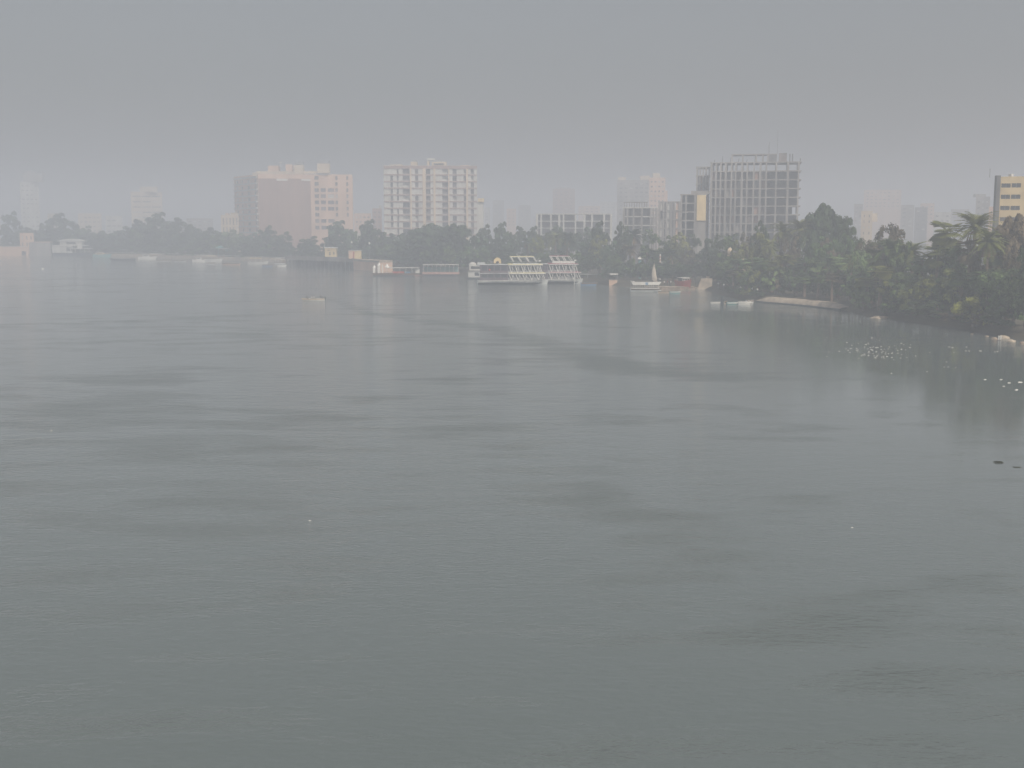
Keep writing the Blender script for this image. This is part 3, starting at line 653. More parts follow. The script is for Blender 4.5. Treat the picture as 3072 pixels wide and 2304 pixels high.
tree('round', 2285, 655, 45, 70, 'dark', 'dark crown at the right foot of the concrete tower')
tree('date', 2345, 668, 40, 80, 'olive', 'date palm in front of the right foot of the concrete tower')
tree('date', 2405, 662, 42, 84, 'olive', 'date palm just left of the great round tree')
tree('big', 2468, 602, 52, 128, 'dark', 'great round topped tree right of the concrete tower, highest in the row')
tree('big', 2535, 636, 50, 92, 'dark', 'second lobe tree right of the great round topped tree')
tree('airy', 2678, 650, 30, 110, 'brown', 'brownish green tree left of the yellowish palm crown')
tree('airy', 2705, 700, 14, 90, 'green', 'green tree under the brownish one')
tree('fan', 2836, 665, 18, 135, 'olive', 'tall fan palm with a pinkish trunk near the right edge')
tree('date', 2925, 642, 16, 150, 'olive', 'tallest date palm, its feathery crown against the haze near the office building')
tree('big', 3052, 632, 24, 130, 'brown', 'high dense tree in front of the office building at the right edge')
tree('date', 2965, 690, 12, 110, 'olive', 'shorter date palm right below the tallest date palm')
tree('droop', 2925, 868, 2, 150, 'yellow', 'bright yellow green drooping tree leaning over the water near the right edge')
tree('droop', 2590, 862, 1.5, 80, 'pale', 'pale willow like tree at the right end of the cream embankment wall')
tree('bush', 2800, 885, 2.5, 150, 'dark', 'dark bush overhanging the water left of the yellow green tree')
tree('bush', 3010, 905, 3, 130, 'dark', 'dark bush above the pale rocks at the right edge')
tree('droop', 2740, 850, 5, 110, 'olive', 'olive drooping bush between the sandy patch and the dark overhanging bush')
tree('bush', 2690, 895, 2.5, 90, 'green', 'bush just right of the sandy patch on the bank')
tree('date', 2330, 800, 10, 78, 'pale', 'palm with a thin pale trunk behind the middle of the cream wall')
tree('round', 2190, 764, 22, 90, 'green', 'green tree hiding the foot of the upper cream dome')
tree('round', 2234, 794, 15, 80, 'olive', 'olive tree hiding the foot of the lower cream dome')
# rows of filler trees; each gets a place in its row
def fill(n, Xa, Xb, Ya, Yb, dDa, dDb, Wa, Wb, kinds, cols, where, seed, jit=10):
    r = random.Random(seed); c = {}; rows = []
    for i in range(n):
        X = Xa+(Xb-Xa)*(i+.5+r.uniform(-.25, .25))/n; f = (X-Xa)/(Xb-Xa)
        rows.append((r.choice(kinds), X, Ya+(Yb-Ya)*f+r.uniform(-jit, jit), r.uniform(dDa, dDb), r.uniform(Wa, Wb), r.choice(cols)))
    OR = 'first second third fourth fifth sixth seventh eighth ninth tenth eleventh twelfth thirteenth fourteenth'.split()
    cnt = {}
    for k, X, Y, dD, Wd, cl in rows:
        q = (k, cl); cnt[q] = cnt.get(q, 0)+1
    num = {}
    for k, X, Y, dD, Wd, cl in rows:
        q = (k, cl); num[q] = num.get(q, 0)+1
        pre = '' if cnt[q] == 1 else OR[num[q]-1]+' '
        tail = ' from the left' if cnt[q] > 1 else ''
        tree(k, X, Y, dD, Wd, cl, '%s%s %s%s %s' % (pre, ADJ[cl], NOUN[k], tail, where), where.replace('among ', '').replace('of ', ''))
fill(6, 60, 370, 690, 690, 4, 20, 60, 85, ['far'], ['dark', 'blue'], 'in the low belt behind the houseboat', 1)
fill(8, 380, 770, 690, 700, 4, 25, 60, 90, ['far'], ['dark', 'blue', 'green'], 'behind the small moored boats', 2)
fill(8, 370, 770, 676, 690, 24, 40, 80, 105, ['far'], ['dark', 'blue', 'green'], 'behind the left belt, back row', 32, 6)
fill(5, 60, 370, 676, 684, 24, 40, 75, 100, ['far'], ['dark', 'blue'], 'behind the houseboat, back row', 33, 6)
fill(7, 1000, 1240, 690, 700, 40, 60, 60, 80, ['far'], ['dark', 'blue', 'green'], 'behind the quay kiosks, back row', 34, 6)
fill(5, 760, 960, 728, 730, 16, 24, 55, 80, ['far'], ['blue', 'green'], 'left of the yellow kiosk', 3)
fill(5, 1020, 1200, 715, 730, 16, 30, 55, 75, ['far'], ['blue', 'dark', 'green'], 'behind the two kiosks on the quay', 4)
fill(7, 1200, 1450, 735, 745, 8, 16, 55, 80, ['far'], ['green', 'dark', 'blue'], 'behind the red pontoon', 5)
fill(7, 1420, 1780, 664, 672, 60, 110, 60, 85, ['far'], ['blue', 'dark'], 'below the low concrete frame', 6)
fill(10, 1430, 1860, 700, 710, 25, 50, 60, 80, ['round', 'far', 'date'], ['green', 'blue', 'olive', 'dark'], 'behind the tour boats, back row', 7)
fill(10, 1440, 1870, 750, 752, 6, 18, 55, 75, ['round', 'airy'], ['green', 'dark', 'blue'], 'behind the tour boats, front row', 8)
fill(8, 1880, 2250, 690, 712, 30, 50, 60, 80, ['round', 'date', 'airy'], ['green', 'dark', 'olive'], 'below the open concrete frames', 9)
fill(9, 1870, 2260, 735, 755, 28, 36, 60, 80, ['round', 'date', 'fan'], ['green', 'olive', 'dark', 'brown'], 'behind the landing quay, middle row', 10)
fill(7, 1860, 2065, 786, 790, 12, 16, 50, 66, ['round', 'airy', 'bush'], ['dark', 'green'], 'behind the landing quay, front row', 11)
fill(9, 2140, 2420, 700, 706, 24, 44, 60, 80, ['round', 'date', 'airy'], ['green', 'olive', 'dark', 'brown'], 'left of the great round tree', 12, 14)
fill(11, 2195, 2570, 762, 775, 12, 22, 70, 92, ['fan', 'fan', 'date'], ['pale', 'olive', 'green'], 'above the embankment wall, middle row', 13, 18)
fill(11, 2190, 2580, 815, 828, 5, 10, 58, 80, ['fan', 'fan', 'bush', 'airy'], ['green', 'olive', 'pale', 'brown'], 'above the embankment wall, front row', 14, 14)
fill(6, 2440, 2660, 700, 706, 20, 40, 80, 100, ['round', 'airy'], ['green', 'brown', 'dark'], 'below the great round tree', 15)
fill(9, 2570, 2900, 745, 735, 10, 20, 95, 130, ['fan', 'fan', 'date', 'airy'], ['green', 'olive', 'pale'], 'left of the tallest palm, middle row', 16, 25)
fill(9, 2580, 2960, 815, 812, 4, 9, 90, 120, ['fan', 'fan', 'round'], ['green', 'yellow', 'olive'], 'left of the tallest palm, front row', 17, 20)
fill(5, 2900, 3100, 720, 720, 10, 20, 90, 120, ['round', 'airy', 'fan'], ['green', 'dark', 'brown'], 'below the office building, middle row', 18, 15)
fill(5, 2930, 3110, 800, 810, 4, 9, 90, 120, ['round', 'airy'], ['green', 'dark', 'olive'], 'below the office building, front row', 19, 15)
fill(4, 2175, 2290, 862, 878, 1.5, 3, 36, 50, ['bush'], ['green', 'dark', 'olive'], 'on the bank right of the ramp', 20, 6)
fill(6, 2640, 2990, 925, 940, 1, 2.5, 60, 80, ['bush'], ['green', 'dark', 'brown'], 'trailing in the water below trees', 21, 8)
fill(5, 1400, 1870, 790, 800, 3, 5, 60, 80, ['bush'], ['dark', 'blue'], 'low on the bank behind tour boats', 22, 5)
fill(12, -10, 400, 722, 726, 2, 10, 60, 80, ['bush'], ['dark', 'blue'], 'low behind the houseboat', 23, 5)
fill(10, 400, 850, 732, 745, 3, 8, 55, 70, ['bush'], ['dark', 'blue', 'green'], 'low behind the moored boats', 24, 5)
fill(14, 860, 1450, 748, 768, 13, 17, 45, 60, ['bush'], ['dark', 'blue'], 'low behind quay and barges', 25, 5)
fill(8, 1850, 2070, 778, 790, 14, 18, 50, 66, ['bush'], ['dark', 'green'], 'low behind the landing quay', 26, 6)
fill(12, 2280, 2640, 805, 815, 9, 14, 60, 80, ['bush'], ['dark', 'green'], 'low behind the embankment wall', 27, 8)
fill(5, 2175, 2290, 800, 806, 12, 18, 60, 80, ['bush'], ['dark', 'green'], 'low between ramp and wall', 30, 8)
fill(5, 2080, 2200, 790, 795, 30, 36, 60, 80, ['round'], ['dark', 'green', 'olive'], 'directly behind the cream ramp', 31, 8)
fill(10, 2600, 3100, 840, 850, 6, 12, 90, 120, ['bush'], ['dark', 'green'], 'low under the right hand trees', 28, 12)
fill(9, 2590, 3080, 770, 780, 16, 26, 90, 120, ['round'], ['dark', 'green'], 'deep under the right hand trees', 29, 12)
place_trees()

# ------------------------------------------------------------------ people
def person_mesh(name, pose, shirt, trousers='trousers'):
    """joints with radii grown into one skin; pose: 'stand' or 'sit'"""
    if pose == 'stand':
        J = {'pel': (0, 0, .94, .13), 'chest': (0, .01, 1.28, .15), 'neck': (0, .0, 1.47, .055), 'head': (0, -.02, 1.60, .085), 'top': (0, -.01, 1.70, .075),
             'shl': (-.17, 0, 1.40, .06), 'ell': (-.23, .02, 1.12, .042), 'wrl': (-.24, -.05, .87, .028), 'shr': (.17, 0, 1.40, .06), 'elr': (.24, .03, 1.12, .042), 'wrr': (.24, -.04, .87, .028),
             'hil': (-.09, 0, .88, .09), 'knl': (-.10, -.02, .49, .06), 'anl': (-.11, .02, .09, .042), 'tol': (-.12, -.16, .04, .035), 'hir': (.09, 0, .88, .09), 'knr': (.11, -.01, .49, .06), 'anr': (.12, .03, .09, .042), 'tor': (.13, -.15, .04, .035)}
    else:
        J = {'pel': (0, 0, .10, .13), 'chest': (0, -.03, .44, .15), 'neck': (0, -.05, .63, .055), 'head': (0, -.08, .76, .085), 'top': (0, -.07, .86, .075),
             'shl': (-.17, -.03, .56, .06), 'ell': (-.23, -.10, .30, .042), 'wrl': (-.14, -.32, .24, .028), 'shr': (.17, -.03, .56, .06), 'elr': (.23, -.10, .30, .042), 'wrr': (.14, -.32, .24, .028),
             'hil': (-.09, -.05, .09, .09), 'knl': (-.13, -.42, .12, .06), 'anl': (-.13, -.45, -.28, .042), 'tol': (-.14, -.60, -.33, .035), 'hir': (.09, -.05, .09, .09), 'knr': (.13, -.42, .12, .06), 'anr': (.13, -.45, -.28, .042), 'tor': (.14, -.60, -.33, .035)}
    E = [('pel', 'chest'), ('chest', 'neck'), ('neck', 'head'), ('head', 'top'), ('chest', 'shl'), ('shl', 'ell'), ('ell', 'wrl'), ('chest', 'shr'), ('shr', 'elr'), ('elr', 'wrr'),
         ('pel', 'hil'), ('hil', 'knl'), ('knl', 'anl'), ('anl', 'tol'), ('pel', 'hir'), ('hir', 'knr'), ('knr', 'anr'), ('anr', 'tor')]
    names = list(J); vs = [J[k][:3] for k in names]; rad = [J[k][3] for k in names]; ed = [(names.index(a), names.index(b)) for a, b in E]
    for s in ('l', 'r'):                                  # palm, four fingers of unequal length and a thumb
        w_ = Vector(J['wr'+s][:3]); dn = Vector((0, -.25, -1)).normalized() if pose == 'stand' else Vector((0, -1, -.2)).normalized(); sd = Vector((0, 1, 0)) if pose == 'stand' else Vector((1, 0, 0)); sx = -1 if s == 'l' else 1
        pi = len(vs); vs.append(tuple(w_+dn*.07)); rad.append(.026); ed.append((names.index('wr'+s), pi))
        for q, ln in enumerate((.065, .075, .07, .055)):
            b0 = w_+dn*.09+sd*(.026-.017*q); k = len(vs); vs += [tuple(b0), tuple(b0+dn*ln*.55), tuple(b0+dn*ln+Vector((-sx*.015, 0, -.005)))]; rad += [.009, .008, .007]; ed += [(pi, k), (k, k+1), (k+1, k+2)]
        k = len(vs); b0 = w_+dn*.035+sd*.03; vs += [tuple(b0), tuple(b0+dn*.04+sd*.02)]; rad += [.011, .009]; ed += [(pi, k), (k, k+1)]
    me = bpy.data.meshes.new(name+'_joints'); me.from_pydata(vs, ed, []); o = bpy.data.objects.new(name+'_joints', me); C.objects.link(o)
    sk = o.modifiers.new('skin', 'SKIN'); sk.use_smooth_shade = True
    if not me.skin_vertices: me.attributes
    for i, sv in enumerate(me.skin_vertices[0].data): sv.radius = (rad[i], rad[i]); sv.use_root = (i == 0)
    sb = o.modifiers.new('subd', 'SUBSURF'); sb.levels = 1; sb.render_levels = 1
    dg = bpy.context.evaluated_depsgraph_get(); dg.update(); out = bpy.data.meshes.new_from_object(o.evaluated_get(dg)); out.name = name
    bpy.data.objects.remove(o); out.materials.clear()
    for m in ('skin', shirt, trousers): out.materials.append(M[m])
    hz1, hz0 = J['neck'][2]-.04, J['pel'][2]
    for f in out.polygons:
        c = f.center
        if c.z > hz1 or (c.z < J['ell'][2]+.02 and abs(c.x) > .19 and pose == 'stand' and c.z > .6) or (pose == 'sit' and c.y < -.22 and c.z > .2): f.material_index = 0
        elif (c.z > hz0+.02 and pose == 'stand') or (pose == 'sit' and c.z > hz0+.06 and c.y > -.24): f.material_index = 1
        else: f.material_index = 2
    # nose, eyes, ears, mouth
    hc = Vector(J['head'][:3]); mb = MB()
    for dx, dz, sx_, sz in ((0, -.01, .012, .022), (-.033, .02, .012, .006), (.033, .02, .012, .006), (0, -.05, .025, .006)):
        mb.box(hc.x+dx-sx_, hc.x+dx+sx_, hc.y-.098, hc.y-.075, hc.z+dz-sz, hc.z+dz+sz)
    for sg in (-1, 1): mb.box(hc.x+sg*.078-.008, hc.x+sg*.078+.008, hc.y-.01, hc.y+.03, hc.z-.03, hc.z+.03)
    hb = MB(); hb.lathe((hc.x, hc.y+.012, hc.z+.02), [(.095, -.02), (.097, .03), (.085, .08), (.05, .115), (.01, .125)], 10)
    return out, mb.mesh('face', M['skin']), hb.mesh('hair', M['hair'])
PM = {}
def person(pose, shirt, loc, rz, label, trousers='trousers', group=None):
    key = (pose, shirt, trousers)
    if key not in PM: PM[key] = person_mesh('person', pose, shirt, trousers)
    b, f, h = PM[key]; root = thing('person', label, 'person', loc, rz, group)
    for n, me in (('body', b), ('face', f), ('hair', h)):
        o = bpy.data.objects.new(n, me); C.objects.link(o); o.parent = root
    return root

# ------------------------------------------------------------------ boats
def hull_mb(L, B, H, draft=.35, rake=.12, sternw=.8, sheer=.25, n=12, m2=True):
    """bow at +x; returns outer hull and deck height"""
    mb = MB(); rings = []
    for i in range(n+1):
        s = i/n; x = -L/2+L*s; w_ = B/2*(sternw+(1-sternw)*min(1, s*3)) if s < .55 else B/2*max(.02, (1-((s-.55)/.45)**2.2))
        zt = H*(1+sheer*max(0, (s-.6)/.4)**2+.08*max(0, (.2-s)/.2)); xr = x-rake*L*.0
        tip = rake*L*max(0, (s-.7)/.3)
        rings.append([(x+tip*.0, -w_*.15, -draft), (x+tip*.2, -w_*.75, 0.0), (x+tip, -w_, zt), (x+tip, w_, zt), (x+tip*.2, w_*.75, 0.0), (x, w_*.15, -draft)])
    vs = [p for r in rings for p in r]; k = 6
    fs = [(i*k+j, (i+1)*k+j, (i+1)*k+(j+1) % k, i*k+(j+1) % k) for i in range(n) for j in range(k) if j != 2]
    fs += [tuple(range(k)), tuple(range(n*k, n*k+k))[::-1]]
    mb.add(vs, fs)
    inner = [[(p[0]*.98, p[1]*.9, H*.45 if H < 1.2 else p[2]-.02) for p in (r[2], r[3])] for r in rings]
    vs = [p for r in inner for p in r]; mb.cur = 1 if m2 else 0
    mb.add(vs, [(i*2, i*2+1, i*2+3, i*2+2) for i in range(n)])
    # inner sides joining gunwale to deck
    for a in range(2):
        vs = [rings[i][2+a] for i in range(n+1)]+[inner[i][a] for i in range(n+1)]
        mb.add(vs, [(i, i+1, n+2+i, n+1+i) for i in range(n)])
    return mb
def small_boat(name, label, X, Y, Lpx, rz=0, hull='white', inside='wood', canopy=None, cat='boat', group=None, B=None, H=.7, thwarts=2, cabin=None, stripe=None):
    p = W(X, Y); L = Lpx*p.y/3600/max(.35, abs(math.cos(rz))); B = B or max(1.5, L*.27)
    r = thing(name, label, cat, (p.x, p.y, 0), rz, group)
    hull_mb(L, B, H).build('hull', [M[hull], M[inside]], r)
    if stripe: bx('rubbing_strip', stripe, r, -L*.46, L*.2, -B/2-.05, B/2+.05, H*.72, H*.84)
    for k in range(thwarts): bx('thwart', 'wood', r, -L*.28+k*L*.26, -L*.28+k*L*.26+.28, -B*.42, B*.42, H*.7, H*.7+.06)
    if canopy:
        x0, x1, zt = -L*.38, L*.22, H+1.75
        m = MB(); n = 6
        prof = [(B*.52*math.cos(math.pi*k/n), zt+.28*math.sin(math.pi*k/n)) for k in range(n+1)]
        vs = [(x, y, z+d) for x in (x0, x1) for d in (0, -.05) for y, z in prof]; q = n+1
        fs = [(k, k+1, 2*q+k+1, 2*q+k) for k in range(n)]+[(q+k, 3*q+k, 3*q+k+1, q+k+1) for k in range(n)]+[(k, q+k, q+k+1, k+1) for k in range(n)]+[(2*q+k, 2*q+k+1, 3*q+k+1, 3*q+k) for k in range(n)]
        m.add(vs, fs); m.build('canopy', M[canopy], r)
        for x in (x0+.1, (x0+x1)/2, x1-.1):
            for y in (-B*.47, B*.47):
                m = MB(); m.bar((x, y, H*.6), (x, y, zt+.02), .035); m.build('canopy_post', M['white'], r)
    if cabin:
        bx('cabin', cabin, r, -L*.2, L*.15, -B*.33, B*.33, H*.5, H+1.1); 
        for sg in (-1, 1): bx('cabin_window', 'glass', r, -L*.16, L*.11, sg*B*.33-.02, sg*B*.33+.02, H+.45, H+.9)
        bx('cabin_roof', 'white', r, -L*.23, L*.18, -B*.38, B*.38, H+1.102, H+1.2)
    return r, L, B
# tour boats ---------------------------------------------------------
def tour_boat(label, Xs, Xb, Yw, rz, trim, stern_cabin, arch, strut0, kiosk=False):
    pc = W((Xs+Xb)/2, Yw); L = (Xb-Xs)*pc.y/3600/math.cos(rz); B = 6.4
    r = thing('tour_boat', label, 'tour boat', (pc.x, pc.y, 0), rz); u = 9.4/85.  # metres per photo pixel
    m = hull_mb(L, B, 1.5, .5, .03, .9, .12, 16); m.build('hull', [M['hull'], M['wood']], r)
    wl = hull_mb(L*.99, B*1.02, .62, .5, 0, .9, 0, 16); wl.build('waterline_band', M['hulldark'], r)
    bx('rubbing_strip', 'white', r, -L*.47, L*.36, -B/2-.07, -B/2+.1, 1.18, 1.32)
    z1, z2, z3 = 3.85, 6.7, 9.15
    xs = -L/2+.5; xb1, xb2 = L/2-.9, L/2-1.9
    # decks
    for nm, z, x1, inset in (('lower_roof', z1, xb1, 0), ('upper_roof', z2, xb2, .15)):
        bx(nm, 'hull', r, xs+inset*6, x1, -B/2+inset, B/2-inset, z-.16, z)
        bx('roof_trim', trim, r, xs+L*strut0+(0 if z < 5 else -.4), x1+.12, -B/2+inset-.14, -B/2+inset-.004, z-.1, z+.16)
        bx('roof_trim', trim, r, xs+L*strut0, x1+.12, B/2-inset+.004, B/2-inset+.14, z-.1, z+.16)
        bx('roof_edge', 'white', r, xs+L*strut0, x1+.3, -B/2+inset-.17, -B/2+inset-.145, z-.28, z-.05)
    # cabins: dark glazed saloons behind the struts
    def saloon(z0, z1_, x0, x1, col):
        bx('saloon', col, r, x0, x1, -B/2+.5, B/2-.5, z0+.01, z1_-.165)
        n = int((x1-x0)/2.1)
        for k in range(n):
            a = x0+.25+k*(x1-x0-.3)/n
            bx('window', 'glass', r, a, a+(x1-x0-.3)/n-.35, -B/2+.46, -B/2+.499, z0+.75, z1_-.55)
    saloon(1.5, z1, xs+.6, xb1-1.5, 'saloon'); saloon(z1, z2, xs+1.2, xb2-1.2, 'saloon')
    for z0, z1_, x1, i in ((1.5, z1, xb1, .02), (z1, z2, xb2, .17)):
        m = MB(); m.box(xs+.3, xs+L*strut0-.4, -B/2+.24+i, -B/2+.3+i, z0+.02, z1_-.17); m.build('side_panel', M['tint'], r)
        for k in range(4):
            a = xs+.9+k*(L*strut0-1.4)/4
            bx('window', 'glass', r, a, a+(L*strut0)/4-.7, -B/2+.2+i, -B/2+.238+i, z0+.8, z1_-.5)
        n = max(4, int((x1-xs-L*strut0)/2.15)); st = (x1-xs-L*strut0-.6)/n
        for sg in (-1, 1):
            y = sg*(B/2-i-.03)
            for k in range(n+1):
                a = xs+L*strut0+.2+k*st
                m = MB(); m.bar((a-.38, y, z1_-.17), (a+.5, y, z0+.02), .15); m.build('strut', M['white'], r)
                if k < n:
                    m = MB(); m.bar((a+.62, y, z0+.04), (a+1.05, y, z1_-.18), .08); m.build('brace', M['white'], r)
                    m = MB(); m.bar((a+.1, y*.985, z1_-.2), (a+st-.1, y*.985, z0+.06), .07); m.build('brace', M['dirtywhite'], r)
    # rails on both decks
    for z, x0, x1 in ((z2, xs+L*strut0, xb2), (1.5, xs, xb1)):
        m = MB()
        for h in (.45, .9): m.bar((x0, -B/2+.2, z+h), (x1, -B/2+.2, z+h), .025)
        for k in range(9): a = x0+(x1-x0)*k/8; m.bar((a, -B/2+.2, z), (a, -B/2+.2, z+.9), .025)
        m.build('rail', M['metal'], r)
    # top canopy frame leaning forward
    ca, cb = xs+L*strut0+.6, xb2-1.6
    for sg in (-1, 1):
        y = sg*(B/2-.9); n = 3; dx = (cb-ca-1.0)/n
        for k in range(n+1):
            a = ca+k*dx; m = MB(); m.bar((a, y, z3), (a+1.0, y, z2+.85), .15 if k in (0, 1, 2) else .1); m.build('canopy_post', M['white'], r)
        bx('bulwark', 'white' if trim == 'maroon' else 'hull', r, ca+1.0, cb+.8, y-.05, y+.05, z2+.01, z2+.8 if trim == 'maroon' else z2+.3)
        bx('canopy_rail', 'white', r, ca-.1, cb-.9, y-.09, y+.09, z3-.1, z3+.08)
        bx('canopy_trim', trim, r, ca-.1, cb-.9, y-.11, y+.11, z3+.082, z3+.2)
    for k in range(4): a = ca+k*(cb-ca-1.1)/3; bx('canopy_beam', 'white', r, a, a+.12, -B/2+.95, B/2-.95, z3-.06, z3+.05)
    bx('wheelhouse_lamp', 'white', r, cb+.6, cb+1.3, -B/2+.8, -B/2+1.5, z2+.9, z2+1.35)
    m = MB(); m.bar((cb-.6, 0, z2), (cb+.9, 0, z2+1.9), .06); m.bar((ca+2.6, 0, z3), (ca+2.2, 0, z3+.9), .05); m.bar((ca+2.6, 0, z3), (ca+3.1, 0, z3+.5), .05); m.build('light_mast', M['white'], r)
    if arch:     # yellow exhaust arch over the stern
        m = MB(); n = 10; cx, w_ = xs+L*.265, 1.25
        o = [(cx+w_*math.cos(math.pi*k/n), z2+.35+1.9*math.sin(math.pi*k/n)**.7) for k in range(n+1)]; q = [(cx+.45*w_*math.cos(math.pi*k/n), z2+.35+.75*math.sin(math.pi*k/n)) for k in range(n+1)]
        vs = [(x, y, z) for y in (-B/2+.9, -B/2+1.5) for x, z in o+q]; t = n+1
        fs = []
        for y in (0, 2*t): fs += [(y+k, y+k+1, y+t+k+1, y+t+k) for k in range(n)]
        fs += [(k, 2*t+k, 2*t+k+1, k+1) for k in range(n)]+[(t+k, t+k+1, 3*t+k+1, 3*t+k) for k in range(n)]+[(0, t, 3*t, 2*t), (n, 2*t+n, 3*t+n, t+n)]
        m.add(vs, fs); m.build('stern_arch', M['ochre'], r)
        for k in range(3): bx('arch_leg', 'white', r, cx+.35+k*.5, cx+.5+k*.5, -B/2+1, -B/2+1.15, z2+.002, z2+.36)
        m = MB(); m.lathe((xs+L*.15, -B/2+.16, 4.6), [(.02, 0), (.25, .1), (.33, .35), (.25, .6), (.02, .7)], 10); m.build('life_ring', M['red'], r)
        m = MB(); m.lathe((xs+L*.165, -B/2+.12, 4.55), [(.02, 0), (.12, .06), (.02, .14)], 8); m.build('deck_lamp', M['white'], r)
    return r
tour_boat('yellow trimmed double deck tour boat with white zigzag struts', 1432, 1640, 853, R(4), 'yellow', True, True, .43)
tour_boat('maroon trimmed double deck tour boat moored beyond the yellow trimmed one', 1600, 1745, 850, R(5), 'maroon', False, False, .28)
def pole(name, label, X, Y0, Y1, D, m='white', r0=.07, cat='pole', group=None, extra=None, gz=GZ):
    b = P(X, Y1, D); t = P(X, Y0, D); r = thing(name, label, cat, (b.x, D, gz), 0, group); h = t.z-gz
    q = MB(); q.tube([(0, 0, -.3), (0, 0, h)], [r0*1.3, r0*.7], 8); q.build('shaft', M[m], r)
    return r, h
# floating landing stage at the stern of the boats
def stage():
    p = W(1423, 838); r = thing('landing_stage', 'pale floating stage of stacked grey rooms at the stern of the tour boats', 'landing stage', (p.x, p.y+2, 0)); w_ = 4.6
    bx('pontoon', 'hulldark', r, -w_/2-.6, w_/2+1.5, -2.5, 3, -.3, .7); bx('lower_room', 'dirtywhite', r, -w_/2, w_/2, -1.8, 2.6, .71, 3.1); bx('lower_window', 'glass', r, -w_/2+2.4, w_/2-.5, -1.86, -1.79, 1.3, 2.5)
    bx('deck_edge', 'concrete', r, -w_/2-.3, w_/2+.5, -2.2, 3, 3.11, 3.3); bx('upper_room', 'dirtywhite', r, -w_/2+.4, w_/2+.9, -1.5, 2.4, 3.31, 5.2); bx('upper_window', 'dark', r, -w_/2+1, w_/2-.2, -1.56, -1.49, 3.8, 4.7)
    m = MB(); m.lathe((-w_/2+1.6, 0, 5.21), [(1.5, 0), (1.35, .5), (.8, .95), (.05, 1.1)], 12); m.build('dome_tent', M['dirtywhite'], r)
    bx('roof', 'hull', r, w_/2-1.2, w_/2+1.6, -1.8, 2.6, 5.21, 6.1)
stage()
# gangways right of the second boat
g = thing('gangway', 'long pale gangway sloping from the maroon trimmed boat to the bank', 'gangway', W(1752, 846)[:])
bx('deck', 'hull', g, -1.4, 4.6, 0, 1.2, 2.6, 2.75, skew=(0, 0)); m = MB(); m.bar((-1.4, 0, 2.75), (4.6, .3, 3.6), .05); m.bar((-1.4, 0, 3.3), (4.6, .3, 4.1), .04)
for k in range(5): m.bar((-1.4+k*1.5, 0, 2.7), (-1.4+k*1.5, .1, 3.4+k*.12), .03)
m.build('rail', M['metal'], g); bx('pile', 'metal', g, 4.3, 4.5, .3, .5, -.5, 2.59); bx('pile', 'metal', g, 1.2, 1.4, .3, .5, -.5, 2.59)
pole('mooring_pole', 'slim white pole at the bow of the maroon trimmed boat', 1723, 783, 850, W(1723, 850).y-4, 'white', .09, gz=0)
small_boat('work_boat', 'low blue and pale work boat under the gangway', 1765, 856, 45, R(10), 'blue', 'wood', H=.9)
# red pontoon and canopy barge
def barge():
    p = W(1322, 829); r = thing('red_pontoon', 'long pontoon with faded red base and thin white roof', 'pontoon', (p.x, p.y+2, 0)); h = 107/2*p.y/3600; k = p.y/3600
    bx('float', 'hulldark', r, -h, h*.9, -1.6, 2.4, -.3, .75); bx('base_band', 'salmon', r, -h-.2, h+.2, -1.9, 2.6, .76, 1.6); bx('roof', 'dirtywhite', r, -h, h, -2, 2.8, 4.4, 4.6)
    for i in range(9):
        for y in (-1.8, 2.4): m = MB(); m.bar((-h+.2+i*(2*h-.4)/8, y, 1.6), (-h+.2+i*(2*h-.4)/8, y, 4.4), .06); m.build('post', M['dirtywhite'], r)
    m = MB()
    for z in (2.0, 2.4): m.bar((-h, -1.85, z), (h, -1.85, z), .03)
    m.build('rail', M['metal'], r); bx('back_screen', 'teal', r, -h+.4, h-.4, 2.0, 2.1, 1.61, 3.6)
    p = W(1192, 828); r = thing('canopy_barge', 'old barge with a pale flat canopy, white booths and reddish hull', 'barge', (p.x, p.y+1.5, 0)); h = 150/2*p.y/3600
    m = hull_mb(2*h, 4.6, 1.1, .3, .02, .9, .1, 10); m.build('hull', [M['salmon'], M['wood']], r)
    bx('waterline_band', 'hulldark', r, -h*.97, h*.7, -2.33, -2.2, -.2, .3)
    bx('canopy', 'dirtywhite', r, -h*.45, h*.86, -2.1, 2.1, 3.1, 3.3)
    for i in range(6):
        for y in (-1.9, 1.9): m = MB(); m.bar((-h*.42+i*h*.25, y, 1.05), (-h*.42+i*h*.25, y, 3.1), .05); m.build('post', M['white'], r)
    bx('goods', 'red', r, -h*.2, h*.25, -1.2, 1, 1.06, 1.8); bx('goods', 'blue', r, h*.3, h*.5, -1.2, 1, 1.06, 1.7)
    for x in (-h*.97, -h*.78):
        bx('booth', 'white', r, x, x+.9, -1.6, .6, 1.06, 3.3+(.9 if x > -h*.9 else 0)); m = MB(); m.lathe((x+.45, -.5, 3.31+(.9 if x > -h*.9 else 0)), [(.75, 0), (.5, .3), (.05, 1.1)], 8); m.build('booth_roof', M['white'], r)
    m = MB(); m.lathe((-h*.42, 0, 3.31), [(.05, 1.5), (.25, 1.2), (.9, .2), (1.0, 0)][::-1], 8); m.build('parasol', M['white'], r)
    bx('mast', 'white', r, -h*.62, -h*.58, -.1, .1, 1.06, 4.4); bx('wheel_box', 'white', r, h*.72, h*.88, -1.2, .8, 1.06, 2.6)
barge()
